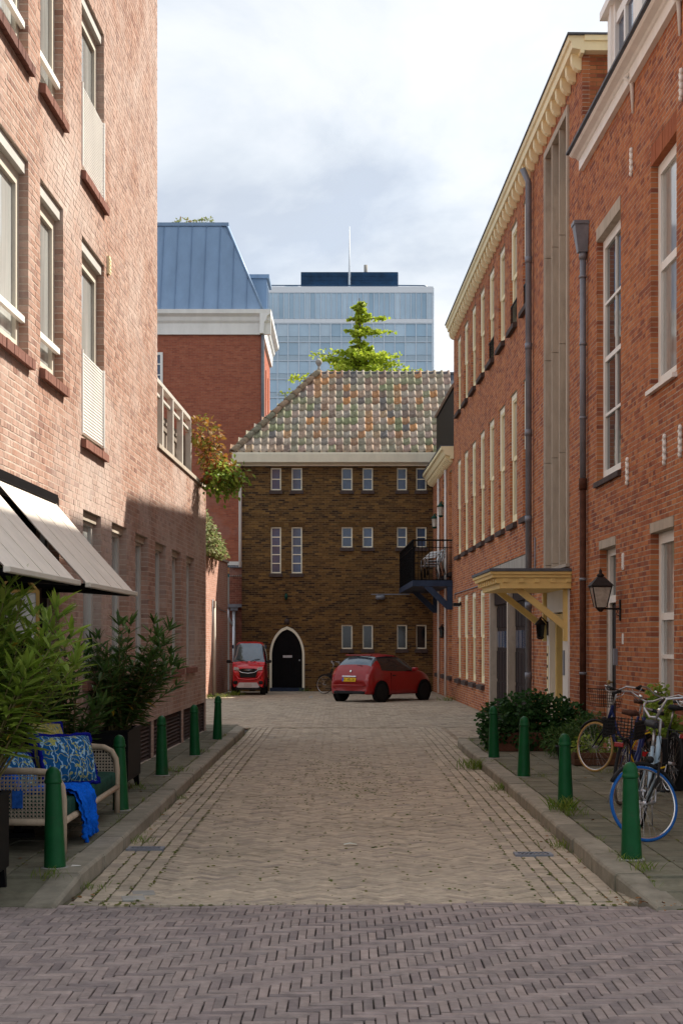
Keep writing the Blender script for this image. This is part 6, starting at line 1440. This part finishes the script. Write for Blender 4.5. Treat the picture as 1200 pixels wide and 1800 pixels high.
# ================================================================== weeds, moss and fallen leaves
gl = []; ml = []; dl_ = []
def tuft(x, y, z, n, h, sp):
    for k in range(n):
        a = random.random() * 6.28; p = Vector((x + random.gauss(0, sp), y + random.gauss(0, sp), z - .005)); d = Vector((math.cos(a) * .5, math.sin(a) * .5, 1)); gl.append(leaf_m(p, d, random.uniform(-1, 1), h * random.uniform(.4, 1.1)))
for y in np.arange(9.9, 28, .07):
    for xk, zk in ((KL + .02, .0), (KL - .195, KH), (KR - .02, .0), (KR + .195, KH)):
        if xk > 0 and y > 25: continue
        dens = .5 + .5 * math.sin(y * 1.9 + xk * 3) * math.sin(y * .73 + xk)
        if random.random() < .55 * dens: tuft(xk + random.gauss(0, .012), y, zk, random.randint(3, 9), random.uniform(.25, .8), .02)
for (x, y, z, n, h, sp) in ((KR - .05, 20.3, 0, 160, 2.1, .09), (KR - .05, 21.0, 0, 60, 1.4, .06), (KR - .06, 17.5, 0, 60, 1.3, .05), (KR + .22, 14.3, KH, 110, 1.9, .07), (KR + .24, 13.9, KH, 60, 1.3, .06), (KR - .05, 12.6, 0, 45, 1.2, .05), (KR + .2, 11.0, KH, 40, .9, .05), (KR + .24, 10.6, KH, 60, 1.0, .06), (KL - .2, 10.3, KH, 70, .9, .07), (KL + .05, 10.5, 0, 50, .9, .06), (KL + .04, 12.9, 0, 50, 1.0, .06), (-2.0, 18.6, KH, 60, 1.1, .08), (-1.98, 21.8, KH, 40, 1.0, .06), (-2.2, 16.4, KH, 60, 1.2, .1), (KL + .06, 16.5, 0, 30, .9, .05), (3.2, 18.4, KH, 50, 1.0, .1), (2.3, 17.8, KH, 40, .9, .07), (-3.3, 47.6, 0, 80, 2.4, .14), (-3.5, 46, 0, 60, 2.0, .15), (-3.9, 45.4, 0, 120, 2.2, .2), (3.0, 43.6, 0, 60, 2.0, .12), (-1.2, 51.6, 0, 40, 2.0, .1), (-2.75, 27.6, KH, 50, 2.0, .08)): tuft(x, y, z, n, h, sp)
for k in range(2600):       # moss cushions in the joints
    u = random.random()
    if u < .42: x = random.choice([KL + .11, KL + .218, KL + .325, KL + .43, KR - .11, KR - .218, KR - .325, KR - .43, KR - .54]) + random.gauss(0, .008); y = 9.9 + 14 * random.random() ** 1.4; z = zal(x, y) + .002
    elif u < .62: x = random.gauss(.05, .45); y = random.gauss(19.5, 2.4); z = zal(x, y)
    elif u < .80: x = random.uniform(-1.3, 1.35); y = random.uniform(9.9, 20); z = zal(x, y) - .001
    elif u < .90: x = random.choice([-2.262, -2.563, -1.958, 2.055, 2.357, 2.659, 2.96, 3.26]) + random.gauss(0, .006); y = random.uniform(10, 21); z = KH - .002
    elif u < .92: x = random.uniform(-1.75, 1.9); y = 9.885 + random.gauss(0, .012); z = .004
    else: continue
    if x < KL - .25 and x > -1.9: continue
    M = Matrix.Translation((x, y, z)) @ Matrix.Diagonal((random.uniform(.25, .9), random.uniform(.4, 1.6), random.uniform(.4, .9), 1)); ml.append(M)
    if random.random() < .25: tuft(x, y, z, 3, .22, .012)
T_ = [(.022, 0, 0), (.011, .019, 0), (-.011, .019, 0), (-.022, 0, 0), (-.011, -.019, 0), (.011, -.019, 0), (.012, .002, .006), (.004, .011, .006), (-.010, .007, .006), (-.011, -.004, .006), (-.002, -.011, .006), (.009, -.008, .006)]
F_ = [(i, (i + 1) % 6, 6 + (i + 1) % 6, 6 + i) for i in range(6)] + [(6, 7, 8, 9), (6, 9, 10, 11)]
tag(link('moss', xform_mesh('moss', T_, F_, [np.array(M) for M in ml], 'moss', smooth=True)), 'moss cushions growing in the paving joints', 'moss', kind='stuff')
V_, F2 = leaf_tpl(.10, .006, .35, .1)
tag(link('weeds', xform_mesh('weeds', V_, F2, [np.array(M) for M in gl], 'grass', smooth=True)), 'grass tufts and weeds along the kerbs and walls', 'grass', kind='stuff')
for k in range(190):
    s = random.random()
    if s < .5: x = (KL + abs(random.gauss(0, .08))) if random.random() < .5 else (KR - abs(random.gauss(0, .08))); y = random.uniform(9.9, 20); z = .004
    elif s < .7: x = random.gauss(KR + .12, .12); y = random.gauss(9.85, .12); z = .03
    else: x = random.choice([random.uniform(-2.4, -2.0), random.uniform(2.1, 3.4)]); y = random.uniform(10, 20); z = KH + .004
    dl_.append(leaf_m(Vector((x, y, z)), Vector((random.gauss(0, 1), random.gauss(0, 1), .05)), random.gauss(0, .3), random.uniform(.3, .8)))
V_, F2 = leaf_tpl(.055, .035, .1, .5)
tag(link('fallen_leaves', xform_mesh('fallen_leaves', V_, F2, [np.array(M) for M in dl_], 'dry_leaf')), 'small dry leaves scattered along the kerbs', 'leaves', kind='stuff')
